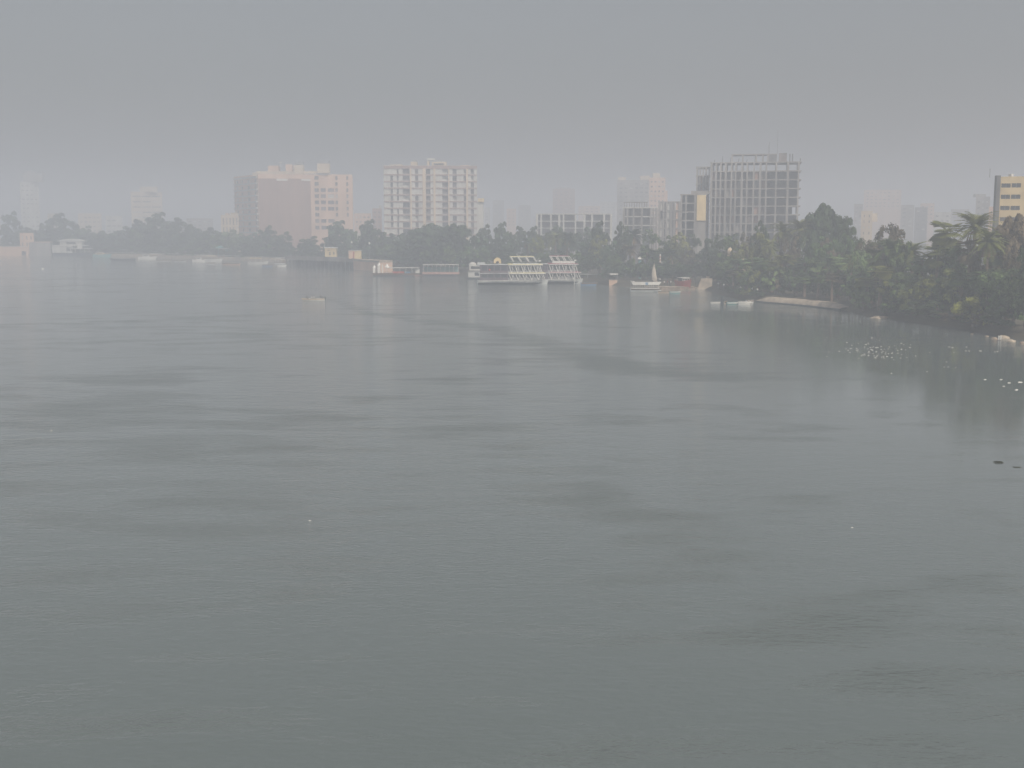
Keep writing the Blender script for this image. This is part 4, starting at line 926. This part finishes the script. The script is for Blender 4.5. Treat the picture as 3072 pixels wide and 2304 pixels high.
# quay jetty on piles with kiosks
def jetty():
    a, b = W(858, 797), W(1062, 807); dr = thing('jetty', 'long concrete jetty on dark piles with a pale parapet', 'jetty', (a.x, a.y-3, 0), math.atan2(b.y-a.y, b.x-a.x)); L = (b-a).length
    bx('deck', 'concrete', dr, 0, L, 0, 9, 3.2, 3.7); bx('parapet', 'concrete', dr, 0, L, .1, .35, 3.71, 5.3); bx('shadow_wall', 'concrete_dark', dr, 0, L, 6, 6.4, 0, 3.19)  # dark rear wall stands in for the shade under the deck
    for k in range(18): m = MB(); m.tube([(.5+k*(L-1)/17, .6, -.5), (.5+k*(L-1)/17, .6, 3.19)], [.28, .28], 8); m.build('pile', M['concrete_dark'], dr)
    a, b = W(1063, 808), W(1142, 814); q = thing('quay_wall', 'solid pinkish grey quay wall joining the jetty', 'quay wall', (a.x, a.y-3, 0), math.atan2(b.y-a.y, b.x-a.x)); L2 = (b-a).length
    bx('wall', 'pink', q, .05, L2, 0, 6, -.4, 3.9); bx('coping', 'stone', q, 0.02, L2+.1, -.15, 6, 3.91, 4.8)
    c = W(990, 800); D = c.y+4; x0, x1 = P(976, 740, D).x, P(1010, 740, D).x
    r = thing('quay_kiosk', 'bright yellow cream kiosk with two small dark doors and flat cornice', 'kiosk', ((x0+x1)/2, D, 3.7)); h = (x1-x0)/2
    zt = P(990, 744, D).z-3.7; zb = P(990, 767, D).z-3.7
    ps = facade(mw := MB(), (-h, -2), (h, -2), 0, zt, [(h*.75, h*1.0, zb+.3, zb+1.9), (h*1.45, h*1.7, zb+.6, zb+2.0), (h*.45, h*.95, zt-1.3, zt-1.0)], .25); mw.box(-h, h, -1.75, 2, 0, zt); mw.build('wall', M['ochre'], r)
    addwins(r, ps, 'door', 'dark'); bx('cornice', 'white', r, -h-.3, h+.3, -2.4, 2.3, zt+.002, zt+.35); m = MB(); m.bar((-h-.2, -2, zt+.3), (-h-.2, -2, zt+1.6), .07); m.build('finial', M['white'], r)
    D = W(1066, 808).y+4; x0, x1 = P(1047, 750, D).x, P(1084, 750, D).x; zt = P(1066, 752, D).z-4.8
    r = thing('quay_kiosk', 'smaller half pink half cream kiosk right of the yellow cream one', 'kiosk', ((x0+x1)/2, D, 4.8)); h = (x1-x0)/2
    bx('wall', 'pink', r, -h, -.1, -1.5, 1.5, 0, zt); bx('front_panel', 'ochre', r, -.09, h, -1.6, 1.5, 0, zt); bx('door', 'red', r, -h*.3, -h*.1, -1.53, -1.4, .1, zt-.5); bx('roof', 'dirtywhite', r, -h-.2, h+.2, -1.8, 1.7, zt+.01, zt+.2)
jetty()
# left bank: walls, house, houseboat
def leftbank():
    D = W(40, 768).y; a = P(-60, 740, D); b = P(84, 740, D); r = thing('bank_wall', 'long pink wall along the far left bank', 'wall', (a.x, D, 0)); L = b.x-a.x; h = P(40, 740, D).z
    bx('wall', 'pink', r, 0, L, 0, .8, -.5, h); bx('coping', 'dirtywhite', r, -.1, L+.1, -.1, .9, h+.002, h+.3); bx('opening', 'dark', r, L*.86, L*.95, -.02, .3, 0.3, h*.5)
    a = P(86, 740, D); b = P(152, 740, D); r = thing('bank_wall', 'taller greyish retaining wall right of the long pink wall', 'wall', (a.x, D, 0)); L = b.x-a.x; h = P(40, 727, D).z
    bx('wall', 'concrete', r, 0.3, L, 0, 3, -.5, h); bx('coping', 'pink', r, .2, L+.1, -.1, 3.1, h+.002, h+.4)
    simple('bank_house', 'small pink box shaped house standing above the long pink wall', 58, 100, 699, D+12, 2, 4.5, 3, 'pink', w=.3, h0=1, h1=3.4, dep=8)
    p = W(210, 768); k = p.y/3600; r = thing('houseboat', 'white houseboat with curved upper roof moored at the left bank', 'houseboat', (p.x, p.y, 0))
    X = lambda q: (q-210)*k
    bx('hull', 'hulldark', r, X(165), X(278), -3, 4, -.3, 2.2); bx('lower_cabin', 'dirtywhite', r, X(162), X(222), -2.6, 3.6, 2.21, 7.2); bx('lower_window', 'glass', r, X(205), X(221), -2.66, -2.59, 3.4, 6)
    bx('upper_deck', 'white', r, X(162), X(262), -3, 4, 7.21, 7.6); bx('upper_cabin', 'dirtywhite', r, X(185), X(250), -2.4, 3.4, 7.61, 10.2); bx('upper_window', 'glass', r, X(205), X(232), -2.46, -2.39, 8.2, 9.6)
    m = MB(); n = 8; pr = [(X(178)+(X(258)-X(178))*i/n, 10.3+1.6*math.sin(math.pi*i/n)**.8) for i in range(n+1)]; vs = [(x, y, z) for y in (-3, 4) for x, z in pr]+[(x, y, 10.21) for y in (-3, 4) for x, z in pr]; t = n+1
    m.add(vs, [(i, i+1, t+i+1, t+i) for i in range(n)]+[(2*t+i, 3*t+i, 3*t+i+1, 2*t+i+1) for i in range(n)]+[(i, 2*t+i, 2*t+i+1, i+1) for i in range(n)]+[(t+i, t+i+1, 3*t+i+1, 3*t+i) for i in range(n)]); m.build('curved_roof', M['dirtywhite'], r)
    bx('canopy', 'white', r, X(215), X(276), -4, 3, 5.0, 5.35); bx('wheelhouse', 'white', r, X(239), X(250), -3.9, -1, 5.36, 8.4)
    for q in (218, 232, 247, 260, 274): m = MB(); m.bar((X(q), -3.9, 2.2), (X(q), -3.9, 5.0), .12); m.build('post', M['white'], r)
leftbank()
def quay_strip():
    xs = [284, 330, 380, 440, 500, 560, 620, 680, 740, 800, 852]; pts = [W(x, float(np.interp(x, [s[0] for s in SHORE], [s[1] for s in SHORE]))+.6) for x in xs]; n = len(pts); c = pts[5]
    r = thing('low_quay', 'long pale sandy quay behind the small boats on the far left bank', 'quay', (c.x, c.y, 0)); rr_ = random.Random(9); m = MB(); vs = []
    for p in pts:
        z = rr_.uniform(1.5, 2.6); q = p-c
        for o, zz in ((0, -.4), (.3, z*.8), (1.2, z), (9, z), (9, -.4)): vs.append((q.x+o*.25, q.y+o, zz))
    m.add(vs, [(i*5+j, (i+1)*5+j, (i+1)*5+j+1, i*5+j+1) for i in range(n-1) for j in range(4)]+[tuple(range(5)), tuple(range((n-1)*5, n*5))[::-1]]); m.build('apron', M['stone'], r)
    for i in range(n-1):
        a, b = pts[i]-c, pts[i+1]-c; m = MB(); m.bar((a.x+1, a.y+1.5, 2.7), (b.x+1, b.y+1.5, 2.7), .16); m.build('railing', M['dirtywhite'], r)
quay_strip()
# small boats ---------------------------------------------------------
small_boat('launch', 'long low white launch moored alone right of the houseboat', 440, 778, 50, R(3), 'white', 'white', H=1.5, thwarts=0, cabin='white')
small_boat('launch', 'small dark launch with pale deck left of the long white one', 370, 782, 70, R(178), 'hulldark', 'dirtywhite', H=1.2, thwarts=2)
small_boat('barge_boat', 'pale green flat boat right beside the houseboat', 305, 771, 50, 0, 'teal', 'ochre', H=1.8, thwarts=0, cabin='ochre')
small_boat('rowing_boat', 'pale rowing boat right of the long white launch', 490, 784, 40, R(5), 'dirtywhite', 'wood', H=.9)
small_boat('rowing_boat', 'pale rowing boat left of the white speedboat', 540, 786, 35, R(170), 'hull', 'wood', H=.9)
small_boat('speedboat', 'white speedboat in front of the cream canopied boat', 598, 786, 40, R(4), 'white', 'white', H=1.3, thwarts=1, cabin='white')
small_boat('ferry_boat', 'broad boat with a bright cream canopy', 640, 786, 46, 0, 'dirtywhite', 'wood', 'cream', H=1.6)
small_boat('rowing_boat', 'grey rowing boat in front of the broad cream canopied boat', 632, 793, 22, 0, 'hull', 'wood', H=.9)
small_boat('rowing_boat', 'low brown boat between the two canopied boats', 695, 795, 50, R(176), 'pink', 'wood', H=.9)
small_boat('ferry_boat', 'boat with a long ochre canopy moored left of the jetty', 772, 793, 56, R(2), 'dirtywhite', 'wood', 'ochre', H=1.4)
small_boat('rowing_boat', 'small blue boat beside the ochre canopied boat', 802, 799, 30, R(5), 'blue', 'wood', H=.9)
small_boat('rowing_boat', 'slim white boat at the left end of the jetty', 845, 800, 24, 0, 'white', 'white', H=.8)
small_boat('sightseeing_launch', 'covered pale launch left of the slim white boat', 838, 792, 30, R(3), 'hull', 'wood', 'dirtywhite', H=1.1)
# floating cafe behind the cream canopied boat
p = W(668, 780); r = thing('floating_cafe', 'small floating cafe with green posts and cream awnings', 'cafe', (p.x, p.y+6, 0)); k = (p.y+6)/3600
bx('platform', 'concrete', r, -22*k, 22*k, -2, 4, -.3, 1.9); bx('cream_wall', 'cream', r, -4*k, 3*k, -1.6, 2, 1.91, 6.5); bx('awning', 'dirtywhite', r, -18*k, 18*k, -2.2, 4, 6.51, 7); bx('back_wall', 'concrete_dark', r, 4*k, 18*k, 2, 2.3, 1.91, 6.4)
for x in (-17, 4, 10, 17): bx('post', 'teal', r, x*k-.25, x*k+.25, -1.9, -1.4, 1.91, 6.5)
m = MB(); m.lathe((-13*k, 0, 7.01), [(3.2, 0), (1.6, .8), (.1, 1.6)], 8); m.build('tent_roof', M['teal'], r)
# motorboat under way
mb_, L, B = small_boat('motorboat', 'small cream motorboat under way alone in mid river', 943, 901, 62, R(183), 'white', 'cream', H=.46, B=1.5, thwarts=3)
ml = mb_.location; cs, sn = math.cos(R(183)), math.sin(R(183))
def onboat(x, y, z): return (ml.x+x*cs-y*sn, ml.y+x*sn+y*cs, z)
bx('outboard_motor', 'hulldark', mb_, -L*.5-.3, -L*.5-.02, -.14, .14, .1, .95)
person('sit', 'shirtdark', onboat(L*.36, 0, .42), R(93), 'person in dark clothes sitting at the left end, the bow, of the motorboat')
person('sit', 'shirt', onboat(L*.13, .3, .45), R(93), 'person in white shirt, left one of the pair amidships in the motorboat')
person('sit', 'shirt', onboat(L*.03, -.3, .45), R(93), 'person in white shirt, right one of the pair amidships in the motorboat')
person('sit', 'shirtdark', onboat(-L*.3, 0, .62), R(93), 'person in dark clothes steering at the right end of the motorboat')
# covered launch at the landing place
def cover_launch():
    p = W(1937, 874); k = p.y/3600; h = 46*k; r = thing('passenger_launch', 'long white passenger launch with a full length pale awning', 'passenger boat', (p.x, p.y, 0))
    hull_mb(2*h, 2.8, .95, .3, .02, .85, .15, 14).build('hull', [M['hull'], M['wood']], r)
    bx('gunwale', 'white', r, -h, h*.86, -1.5, -1.36, .86, 1.06)
    m = MB(); x0, x1 = -h*.86, h*.98; m.add([(x0, -1.45, 1.95), (x1-.7, -1.45, 1.95), (x1, -1.2, 2.75), (x0-.4, -1.2, 2.75), (x0, 1.45, 1.95), (x1-.7, 1.45, 1.95), (x1, 1.2, 2.75), (x0-.4, 1.2, 2.75)], [(0, 1, 2, 3), (5, 4, 7, 6), (3, 2, 6, 7), (0, 3, 7, 4), (1, 5, 6, 2)]); m.build('awning', M['dirtywhite'], r)
    bx('blue_panel', 'blue', r, -h*.05, h*.12, -1.5, -1.46, 2.0, 2.7, skew=(0, .22)); bx('bench_row', 'concrete_dark', r, -h*.8, h*.75, -.8, .8, .5, 1.0)
    for i in range(12): m = MB(); m.bar((x0+.1+i*(x1-x0-1)/11, -1.3, .95), (x0+.1+i*(x1-x0-1)/11, -1.3, 1.98), .035); m.build('post', M['white'], r)
    m = MB(); m.bar((-h*.95, 0, .9), (-h*.98, 0, 3.3), .05); m.bar((-h*.98, 0, 3.0), (-h*.72, 0, 2.9), .06); m.build('bow_mast', M['white'], r)
cover_launch()
def felucca():
    D = W(1966, 866).y; p = P(1966, 850, D); r = thing('sailing_boat', 'felucca with a tall narrow cream sail behind the white passenger launch', 'sailing boat', (p.x, D, 0)); k = D/3600
    hull_mb(6.5, 1.9, .7).build('hull', [M['dirtywhite'], M['wood']], r)
    base = P(1971, 850, D).z; top = P(1961, 784, D).z
    m = MB(); m.tube([(.6, 0, .3), (-.45, 0, top)], [.09, .03], 6); m.build('yard', M['wood'], r)
    pts = [(-5, 787), (-3, 800), (1, 818), (4, 840), (8, 851), (1, 849), (-8, 842), (-11, 838), (-12, 822), (-10, 808), (-7, 798)]
    o = [(x*k+.1, P(1966, y, D).z) for x, y in pts]; n = len(o); m = MB()
    cx = sum(a for a, b in o)/n; cz = sum(b for a, b in o)/n
    for s_, off in ((0, -.28), (1, .05)):
        pass
    vs = [(x, .06, z) for x, z in o]+[(cx+(x-cx)*.5, -.32, cz+(z-cz)*.5) for x, z in o]+[(cx, -.4, cz)]+[(x, .12, z) for x, z in o]
    m.add(vs, [(i, (i+1) % n, n+(i+1) % n, n+i) for i in range(n)]+[(n+i, n+(i+1) % n, 2*n) for i in range(n)]+[(i, 2*n+1+i, 2*n+1+(i+1) % n, (i+1) % n) for i in range(n)]+[tuple(range(2*n+1, 3*n+1))])
    m.build('sail', M['canvas'], r, smooth=False)
felucca()
# landing ramp, red boat, people, rowing boats
a = W(2086, 868); r = thing('landing_ramp', 'cream stone landing ramp rising beside the red boat', 'ramp', (a.x, a.y-1.5, 0), R(-8)); k = a.y/3600
m = MB(); pr = [(-14*k, .25), (4*k, .7), (14*k, 3.0), (30*k, 3.35), (47*k, 3.3)]; n = 5
vs = [(x, (0 if z > .8 else -1), z) for x, z in pr]+[(x, 7, z) for x, z in pr]+[(x, -.6, -.4) for x, z in pr]+[(x, 7, -.4) for x, z in pr]
m.add(vs, [(i, i+1, n+i+1, n+i) for i in range(n-1)]+[(2*n+i, 2*n+i+1, i+1, i) for i in range(n-1)]+[(n+i, n+i+1, 3*n+i+1, 3*n+i) for i in range(n-1)]+[(0, n, 3*n, 2*n), (n-1, 3*n-1, 4*n-1, 2*n-1)]); m.build('slope', M['stone'], r)
bx('kerb', 'cream', r, 30*k, 46*k, 5, 5.5, 3.36, 3.9)
a = W(1975, 871); b_ = W(2090, 872); r = thing('stone_quay', 'low brown stone landing quay between the launch and the ramp', 'quay', (a.x, a.y+1.5, 0)); bx('wall', 'rock', r, 0, b_.x-a.x, 0, 4, -.4, .9); bx('paving', 'stone', r, -.1, b_.x-a.x+.1, -.1, 4.1, .902, 1.0)
def redboat():
    p = W(2059, 871); k = p.y/3600; r = thing('red_boat', 'red hulled boat with white framed wheelhouse hauled up at the landing', 'boat', (p.x, p.y+5, .55), R(-70))
    h = hull_mb(7.5, 3.2, 2.1, .0, .08, .85, .3); h.build('hull', [M['red'], M['wood']], r)
    bx('wheelhouse', 'dark', r, -1.8, 1.1, -1.0, 1.0, 1.0, 2.9); bx('roof', 'white', r, -2.2, 1.5, -1.2, 1.2, 2.92, 3.1); bx('windscreen_frame', 'white', r, 1.12, 1.25, -1.2, 1.2, 1.8, 2.25); bx('windscreen_frame', 'white', r, 1.12, 1.25, -1.2, 1.2, 2.65, 2.918)
    for y in (-1.15, -.4, .32, 1.03): bx('frame_post', 'white', r, 1.12, 1.24, y, y+.12, 2.252, 2.648)
    bx('side_window', 'glass', r, -1.5, .9, -1.05, -1.01, 2.0, 2.7)
redboat()
for i, (X, sh, lab) in enumerate(((1995, 'shirt', 'person in white shirt standing leftmost on the stone quay'), (2000, 'shirtdark', 'person in dark clothes standing beside the leftmost white shirted person'), (2006, 'shirtred', 'person in red shirt in the middle of the group on the quay'),
                                  (2011, 'shirtdark', 'person in dark clothes right of the red shirted one in the quay group'), (2015, 'shirt', 'person in white shirt at the right end of the quay group'), (2037, 'shirtred', 'person in red shirt standing alone just left of the red boat'), (2090, 'shirtdark', 'person in dark clothes standing alone at the foot of the cream ramp'))):
    q = W(X, 868); person('stand', sh, (q.x, q.y+2+(i % 3)*.5, 1.0 if X < 2080 else 1.0), R(20+i*37), lab)
small_boat('rowing_boat', 'cream rowing boat moored below the group of people', 1996, 879, 44, R(2), 'cream', 'wood', H=.55)
small_boat('rowing_boat', 'pale green rowing boat touching the cream one', 2024, 880, 30, R(8), 'teal', 'dirtywhite', H=.55)
small_boat('rowing_boat', 'thin white rowing boat, leftmost of the boats by the dark post', 2147, 911, 30, R(2), 'white', 'white', H=.4, B=1.3)
small_boat('rowing_boat', 'small cream dinghy right of the dark post', 2175, 912, 9, R(20), 'cream', 'wood', H=.6, B=1.2, thwarts=1)
small_boat('rowing_boat', 'teal rowing boat with white rim before the two white boats', 2196, 913, 32, R(4), 'teal', 'white', H=.5, B=1.6)
small_boat('rowing_boat', 'largest white boat left of the cream embankment wall', 2232, 914, 34, R(-4), 'white', 'white', H=.7, B=1.7)
small_boat('rowing_boat', 'white boat stern next to the embankment wall', 2249, 908, 22, R(10), 'white', 'wood', H=.6, B=1.5)
# dark post, lamp posts
pole('mooring_post', 'thick dark post standing in the water among the white rowing boats', 2166, 888, 914, W(2166, 914).y, 'hulldark', .35, gz=0)
glob = mat('lamp_globe', (.8, .79, .72), .3, .03, 2)
lampn = 0
for X, Y, dD, lab in ((2154, 878, 4, 'globe lamp, leftmost of the row above the rowing boats'), (2171, 881, 3, 'globe lamp above the dark mooring post'), (2221, 882, 4, 'globe lamp above the largest white rowing boat'), (2257, 871, 6, 'highest globe lamp, left of the cream embankment wall'), (2272, 884, 4, 'globe lamp nearest the left end of the embankment wall'),
                    (1055, 729, 14, 'globe lamp above the smaller pink and cream kiosk'), (1108, 732, 12, 'globe lamp right of the smaller kiosk'), (1230, 775, 6, 'globe lamp behind the canopy barge')):
    D = bankD(X)+dD; t = P(X, Y, D); r = thing('street_lamp', lab, 'street lamp', (t.x, D, GZ), 0, 'white globe lamps along the bank'); h = max(1.2, t.z-GZ); rr = .26 if X > 2000 else .55
    q = MB(); q.tube([(0, 0, -.2), (0, 0, h-.3)], [.08, .05], 6); q.build('post', M['metal'], r)
    q = MB(); q.lathe((0, 0, h-.25), [(.02, 0), (rr*.7, .1), (rr, rr), (rr*.7, rr*1.7), (.02, rr*2)], 10); q.build('globe', glob, r, smooth=True)
# things on the bank among the trees
def canopy_kiosk():
    D = bankD(1838)+3; p = P(1840, 826, D); r = thing('sun_canopy', 'flat white sun canopy on a dark post at the bank left of the launch', 'canopy', (p.x, D, GZ)); k = D/3600; h = P(1840, 824, D).z-GZ
    bx('canvas_top', 'white', r, -11*k, 13*k, -1.5, 1.5, h, h+.35); m = MB(); m.bar((-13*k, -.5, 0), (-11*k, -.5, h+.3), .1); m.build('post', M['hulldark'], r); bx('post', 'metal', r, 11*k, 11*k+.1, -.5, -.4, 0, h-.01)
    q = thing('bank_terrace', 'pinkish low terrace wall under the white sun canopy', 'wall', (p.x, D-2.5, 0)); bx('wall', 'pink', q, -14*k, 10*k, 0, 1, -.3, 1.7); bx('coping', 'stone', q, -15*k, 11*k, -.1, 1.1, 1.702, 1.85)
canopy_kiosk()
D = bankD(1920)+26; p = P(1920, 775, D); r = thing('garden_parasol', 'pale green domed parasol among the trees above the launch', 'parasol', (p.x, D, GZ)); h = P(1920, 768, D).z-GZ
m = MB(); m.lathe((0, 0, h-1), [(1.0, -.15), (.95, 0), (.7, .5), (.3, .85), (.02, 1)], 10); m.build('shade', M['white'], r, smooth=True); m = MB(); m.tube([(0, 0, 0), (0, 0, h-1.1)], [.35, .55], 8); m.build('stand', M['teal'], r)
r, h = pole('signal_pole', 'short pink and white banded pole right above the felucca sail', 1980, 762, 795, bankD(1980)+24, 'white', .3, cat='pole')
for k in range(4): m = MB(); m.tube([(0, 0, h*.5+k*h*.12), (0, 0, h*.5+k*h*.12+h*.06)], [.37, .36], 8); m.build('painted_band', M['salmon'], r)
for X, Y, dD, lab, rr in ((2190, 742, 34, 'small cream dome above the trees left of the lower one', 9), (2230, 776, 26, 'lower cream dome poking out of the palms', 10)):
    D = bankD(X)+dD; t = P(X, Y, D); k = D/3600; q = thing('domed_kiosk', lab, 'kiosk', (t.x, D, GZ)); h = t.z-GZ; R_ = rr*k
    m = MB(); m.lathe((0, 0, h-R_*1.5), [(R_, 0), (R_*1.02, .1), (R_*.85, R_*.7), (R_*.45, R_*1.2), (.03, R_*1.5)], 14); m.build('dome', M['cream'], q, smooth=True)
    m = MB(); m.lathe((0, 0, 0), [(R_*.85, 0), (R_*.85, h-R_*1.5-.01)], 10); m.build('drum', M['cream'], q)
# embankment wall (curved, sloping cream apron)
def embank():
    xs = [2268, 2290, 2330, 2380, 2430, 2480, 2520]; pts = [W(x, float(np.interp(x, [s[0] for s in SHORE], [s[1] for s in SHORE]))+2) for x in xs]; n = len(pts); c = pts[n//2]
    r = thing('embankment_wall', 'low curved cream embankment wall at the waterline', 'wall', (c.x, c.y, 0)); m = MB(); vs = []
    for i, p in enumerate(pts):
        d = (pts[min(i+1, n-1)]-pts[max(i-1, 0)]).normalized(); nn = Vector((-d.y, d.x, 0)); f = min(1, i/1.2+.3)*min(1, (n-1-i)/1.5+.4)
        for o, z in ((-.3, -.4), (0, .35), (.5, 1.15*f+.1), (1.1, 1.25*f+.1), (2.6, 1.3*f+.15), (2.6, -.4)): q = p+nn*o-c; vs.append((q.x, q.y, z))
    m.add(vs, [(i*6+j, (i+1)*6+j, (i+1)*6+j+1, i*6+j+1) for i in range(n-1) for j in range(5)]); m.build('apron', M['stone'], r, smooth=True)
    m = MB(); pl = []
    for i, p in enumerate(pts): q = p-c; pl.append((q.x, q.y-.35, .12))
    m.tube(pl, [.22]*n, 5); m.build('footing', M['hulldark'], r)
embank()
def rock(name, label, X, Y, wpx, seed, m='rock', hh=.5, group=None):
    r = random.Random(seed); p = W(X, Y); w_ = wpx*p.y/3600; bm = bmesh.new(); bmesh.ops.create_icosphere(bm, subdivisions=2, radius=1)
    for v in bm.verts: v.co *= r.uniform(.8, 1.15); v.co.z = max(-.3, v.co.z)*hh; v.co.x *= w_/2; v.co.y *= w_/2*.8; v.co.z *= w_/2
    me = bpy.data.meshes.new(name); bm.to_mesh(me); bm.free(); me.materials.append(M[m]); o = bpy.data.objects.new(name, me); C.objects.link(o); o.location = (p.x, p.y, .05); o.rotation_euler.z = r.uniform(-.4, .4)
    return tag(o, label, 'rock', group)
rock('bank_rock', 'largest pale rock slab with a sloping top at the right edge waterline', 3010, 1016, 34, 1, 'stone', .55); rock('bank_rock', 'flat brown rock left of the large pale slab', 2982, 1019, 22, 2, hh=.6); rock('bank_rock', 'brown rock right of the large pale slab', 3034, 1026, 26, 3, 'stone', .6)
rock('bank_rock', 'orange brown rock cut by the right edge of the frame', 3068, 1034, 22, 4, hh=.9); rock('bank_rock', 'small rock at the left end of the rock group', 2960, 1010, 12, 5); rock('bank_rock', 'small rock under the yellow green drooping tree', 2915, 1003, 10, 6)
rock('sand_patch', 'sunlit sandy hump of bank under the trees', 2640, 955, 64, 7, 'stone', .25)
for i, X in enumerate((2996, 3002)):
    p = W(X, 1021); o = MB(); o.lathe((0, 0, 0), [(.09, 0), (.11, .1), (.1, .55), (.04, .7), (.02, .72)], 8); q = o.build('white_jug', M['white']); q.location = (p.x, p.y, .1); tag(q, ('left' if not i else 'right')+' one of two small white jugs standing by the pale rocks', 'jug')
# floating weed clump
def weed():
    p = W(2995, 1388); r = random.Random(4); m = MB(); k = p.y/3600
    for i in range(260):
        a, d = r.uniform(0, 6.28), math.sqrt(r.random()); x, y = math.cos(a)*d*18*k, math.sin(a)*d*.45; z = r.uniform(0, .05); t = r.uniform(0, 6.28); l = r.uniform(.04, .1); h = r.uniform(.03, .16)*(1.3-d)
        m.add([(x, y, z), (x+l*math.cos(t), y+l*math.sin(t), z+.02), (x+l*.6*math.cos(t+.5), y+l*.6*math.sin(t+.5), z+h), (x-.02, y+.02, z+h*.8)], [(0, 1, 2, 3)])
    o = m.build('water_weed', M['weed']); o.location = (p.x, p.y, 0); o.scale = (.8, .8, .8); tag(o, 'small dark clump of weed drifting below the right trees', 'water plant')
    p = W(3050, 1402); o2 = o.copy(); C.objects.link(o2); o2.location = (p.x, p.y, -.03); o2.scale = (.8, .7, .5); o2['label'] = 'thin second streak of weed just right of the dark clump'
weed()
# white litter drifting off the right bank, each piece its own
litm = MB(); litm.tube([(-.16, 0, .0), (.05, 0, .0), (.11, 0, .0), (.15, 0, .0)], [.045, .045, .018, .015], 6); litme = litm.mesh('litter', M['white'])
lr = random.Random(12)
spots = [(3050, 1170, 2.2), (3028, 1149, 1.8), (3062, 1147, 2.2), (3004, 1139, 1.4), (2956, 1139, 1.4), (3012, 1159, 1.3), (2900, 1041, 1.3), (2898, 1053, 1.2), (2908, 1053, 1.2), (2942, 1053, 1.4), (2993, 1055, 1.2), (2985, 1056, 1), (2848, 1041, 1.2), (2858, 1043, 1.2), (2840, 1086, 1), (2833, 1101, .9), (2845, 1101, .9), (2867, 1103, .9), (2782, 1115, 1), (2675, 1120, 1)]
for i in range(95):
    X = lr.gauss(2640, 62); Y = 1022+lr.gauss(34, 16)+(X-2640)*.03
    if Y < 1004 or Y > 1082: Y = lr.uniform(1045, 1078)
    spots.append((X, Y, lr.uniform(.6, 1.15)))
for X, Y in ((2512, 962), (2525, 964), (2580, 964), (2366, 951), (2365, 993), (2408, 1004), (2475, 1020), (2480, 1013)): spots.append((X, Y, .8))
for X, Y, s_ in spots:
    p = W(X, Y); o = bpy.data.objects.new('floating_bottle', litme); C.objects.link(o); o.location = (p.x, p.y, 0); o.rotation_euler.z = lr.uniform(-.6, .6); o.scale = (s_*.8,)*3
    if X > 2940 and Y > 1100: tag(o, 'white bottle in the sparse group floating near the right edge', 'litter', 'larger white litter near the right edge')
    elif X > 2760: tag(o, 'white bottle floating between the dense litter patch and the right edge', 'litter', 'scattered white litter below the overhanging bushes')
    elif X < 2530: tag(o, 'white bottle floating off the right end of the embankment wall', 'litter', 'few bits of white litter by the embankment wall')
    else: tag(o, 'small white bottle in the dense glittering litter patch', 'litter', 'dense white litter patch off the wooded right bank')
for X, Y, lab in ((155, 1291, 'lone white bottle floating far left in open water'), (930, 1562, 'lone white bottle floating in the middle of the open water'), (2557, 1583, 'lone white bottle floating in open water at right'), (129, 806, 'small white buoy floating before the houseboat')):
    p = W(X, Y); o = bpy.data.objects.new('floating_buoy' if Y < 900 else 'floating_bottle', litme); C.objects.link(o); o.location = (p.x, p.y, 0); s_ = .5 if Y > 900 else 7; o.scale = (s_*(1 if Y > 900 else .5), s_, s_); tag(o, lab, 'buoy' if Y < 900 else 'litter')
# ------------------------------------------------------------------ haze: even, closed, round everything
def haze():
    m = MB(); m.box(-3700, 3700, -1560, 4000, -1.6, 84); o = m.build('haze', None)
    o.data.materials.clear()
    mt = bpy.data.materials.new('haze'); mt.use_nodes = True; n = mt.node_tree.nodes; n.remove(n['Principled BSDF'])
    v = n.new('ShaderNodeVolumePrincipled'); v.inputs['Color'].default_value = (.824, .871, .963, 1); v.inputs['Density'].default_value = HAZE
    v.inputs['Anisotropy'].default_value = .1
    mt.node_tree.links.new(v.outputs[0], n['Material Output'].inputs['Volume']); o.data.materials.append(mt)
    tag(o, 'pale grey morning haze', kind='stuff')
HAZE = .00175
haze()
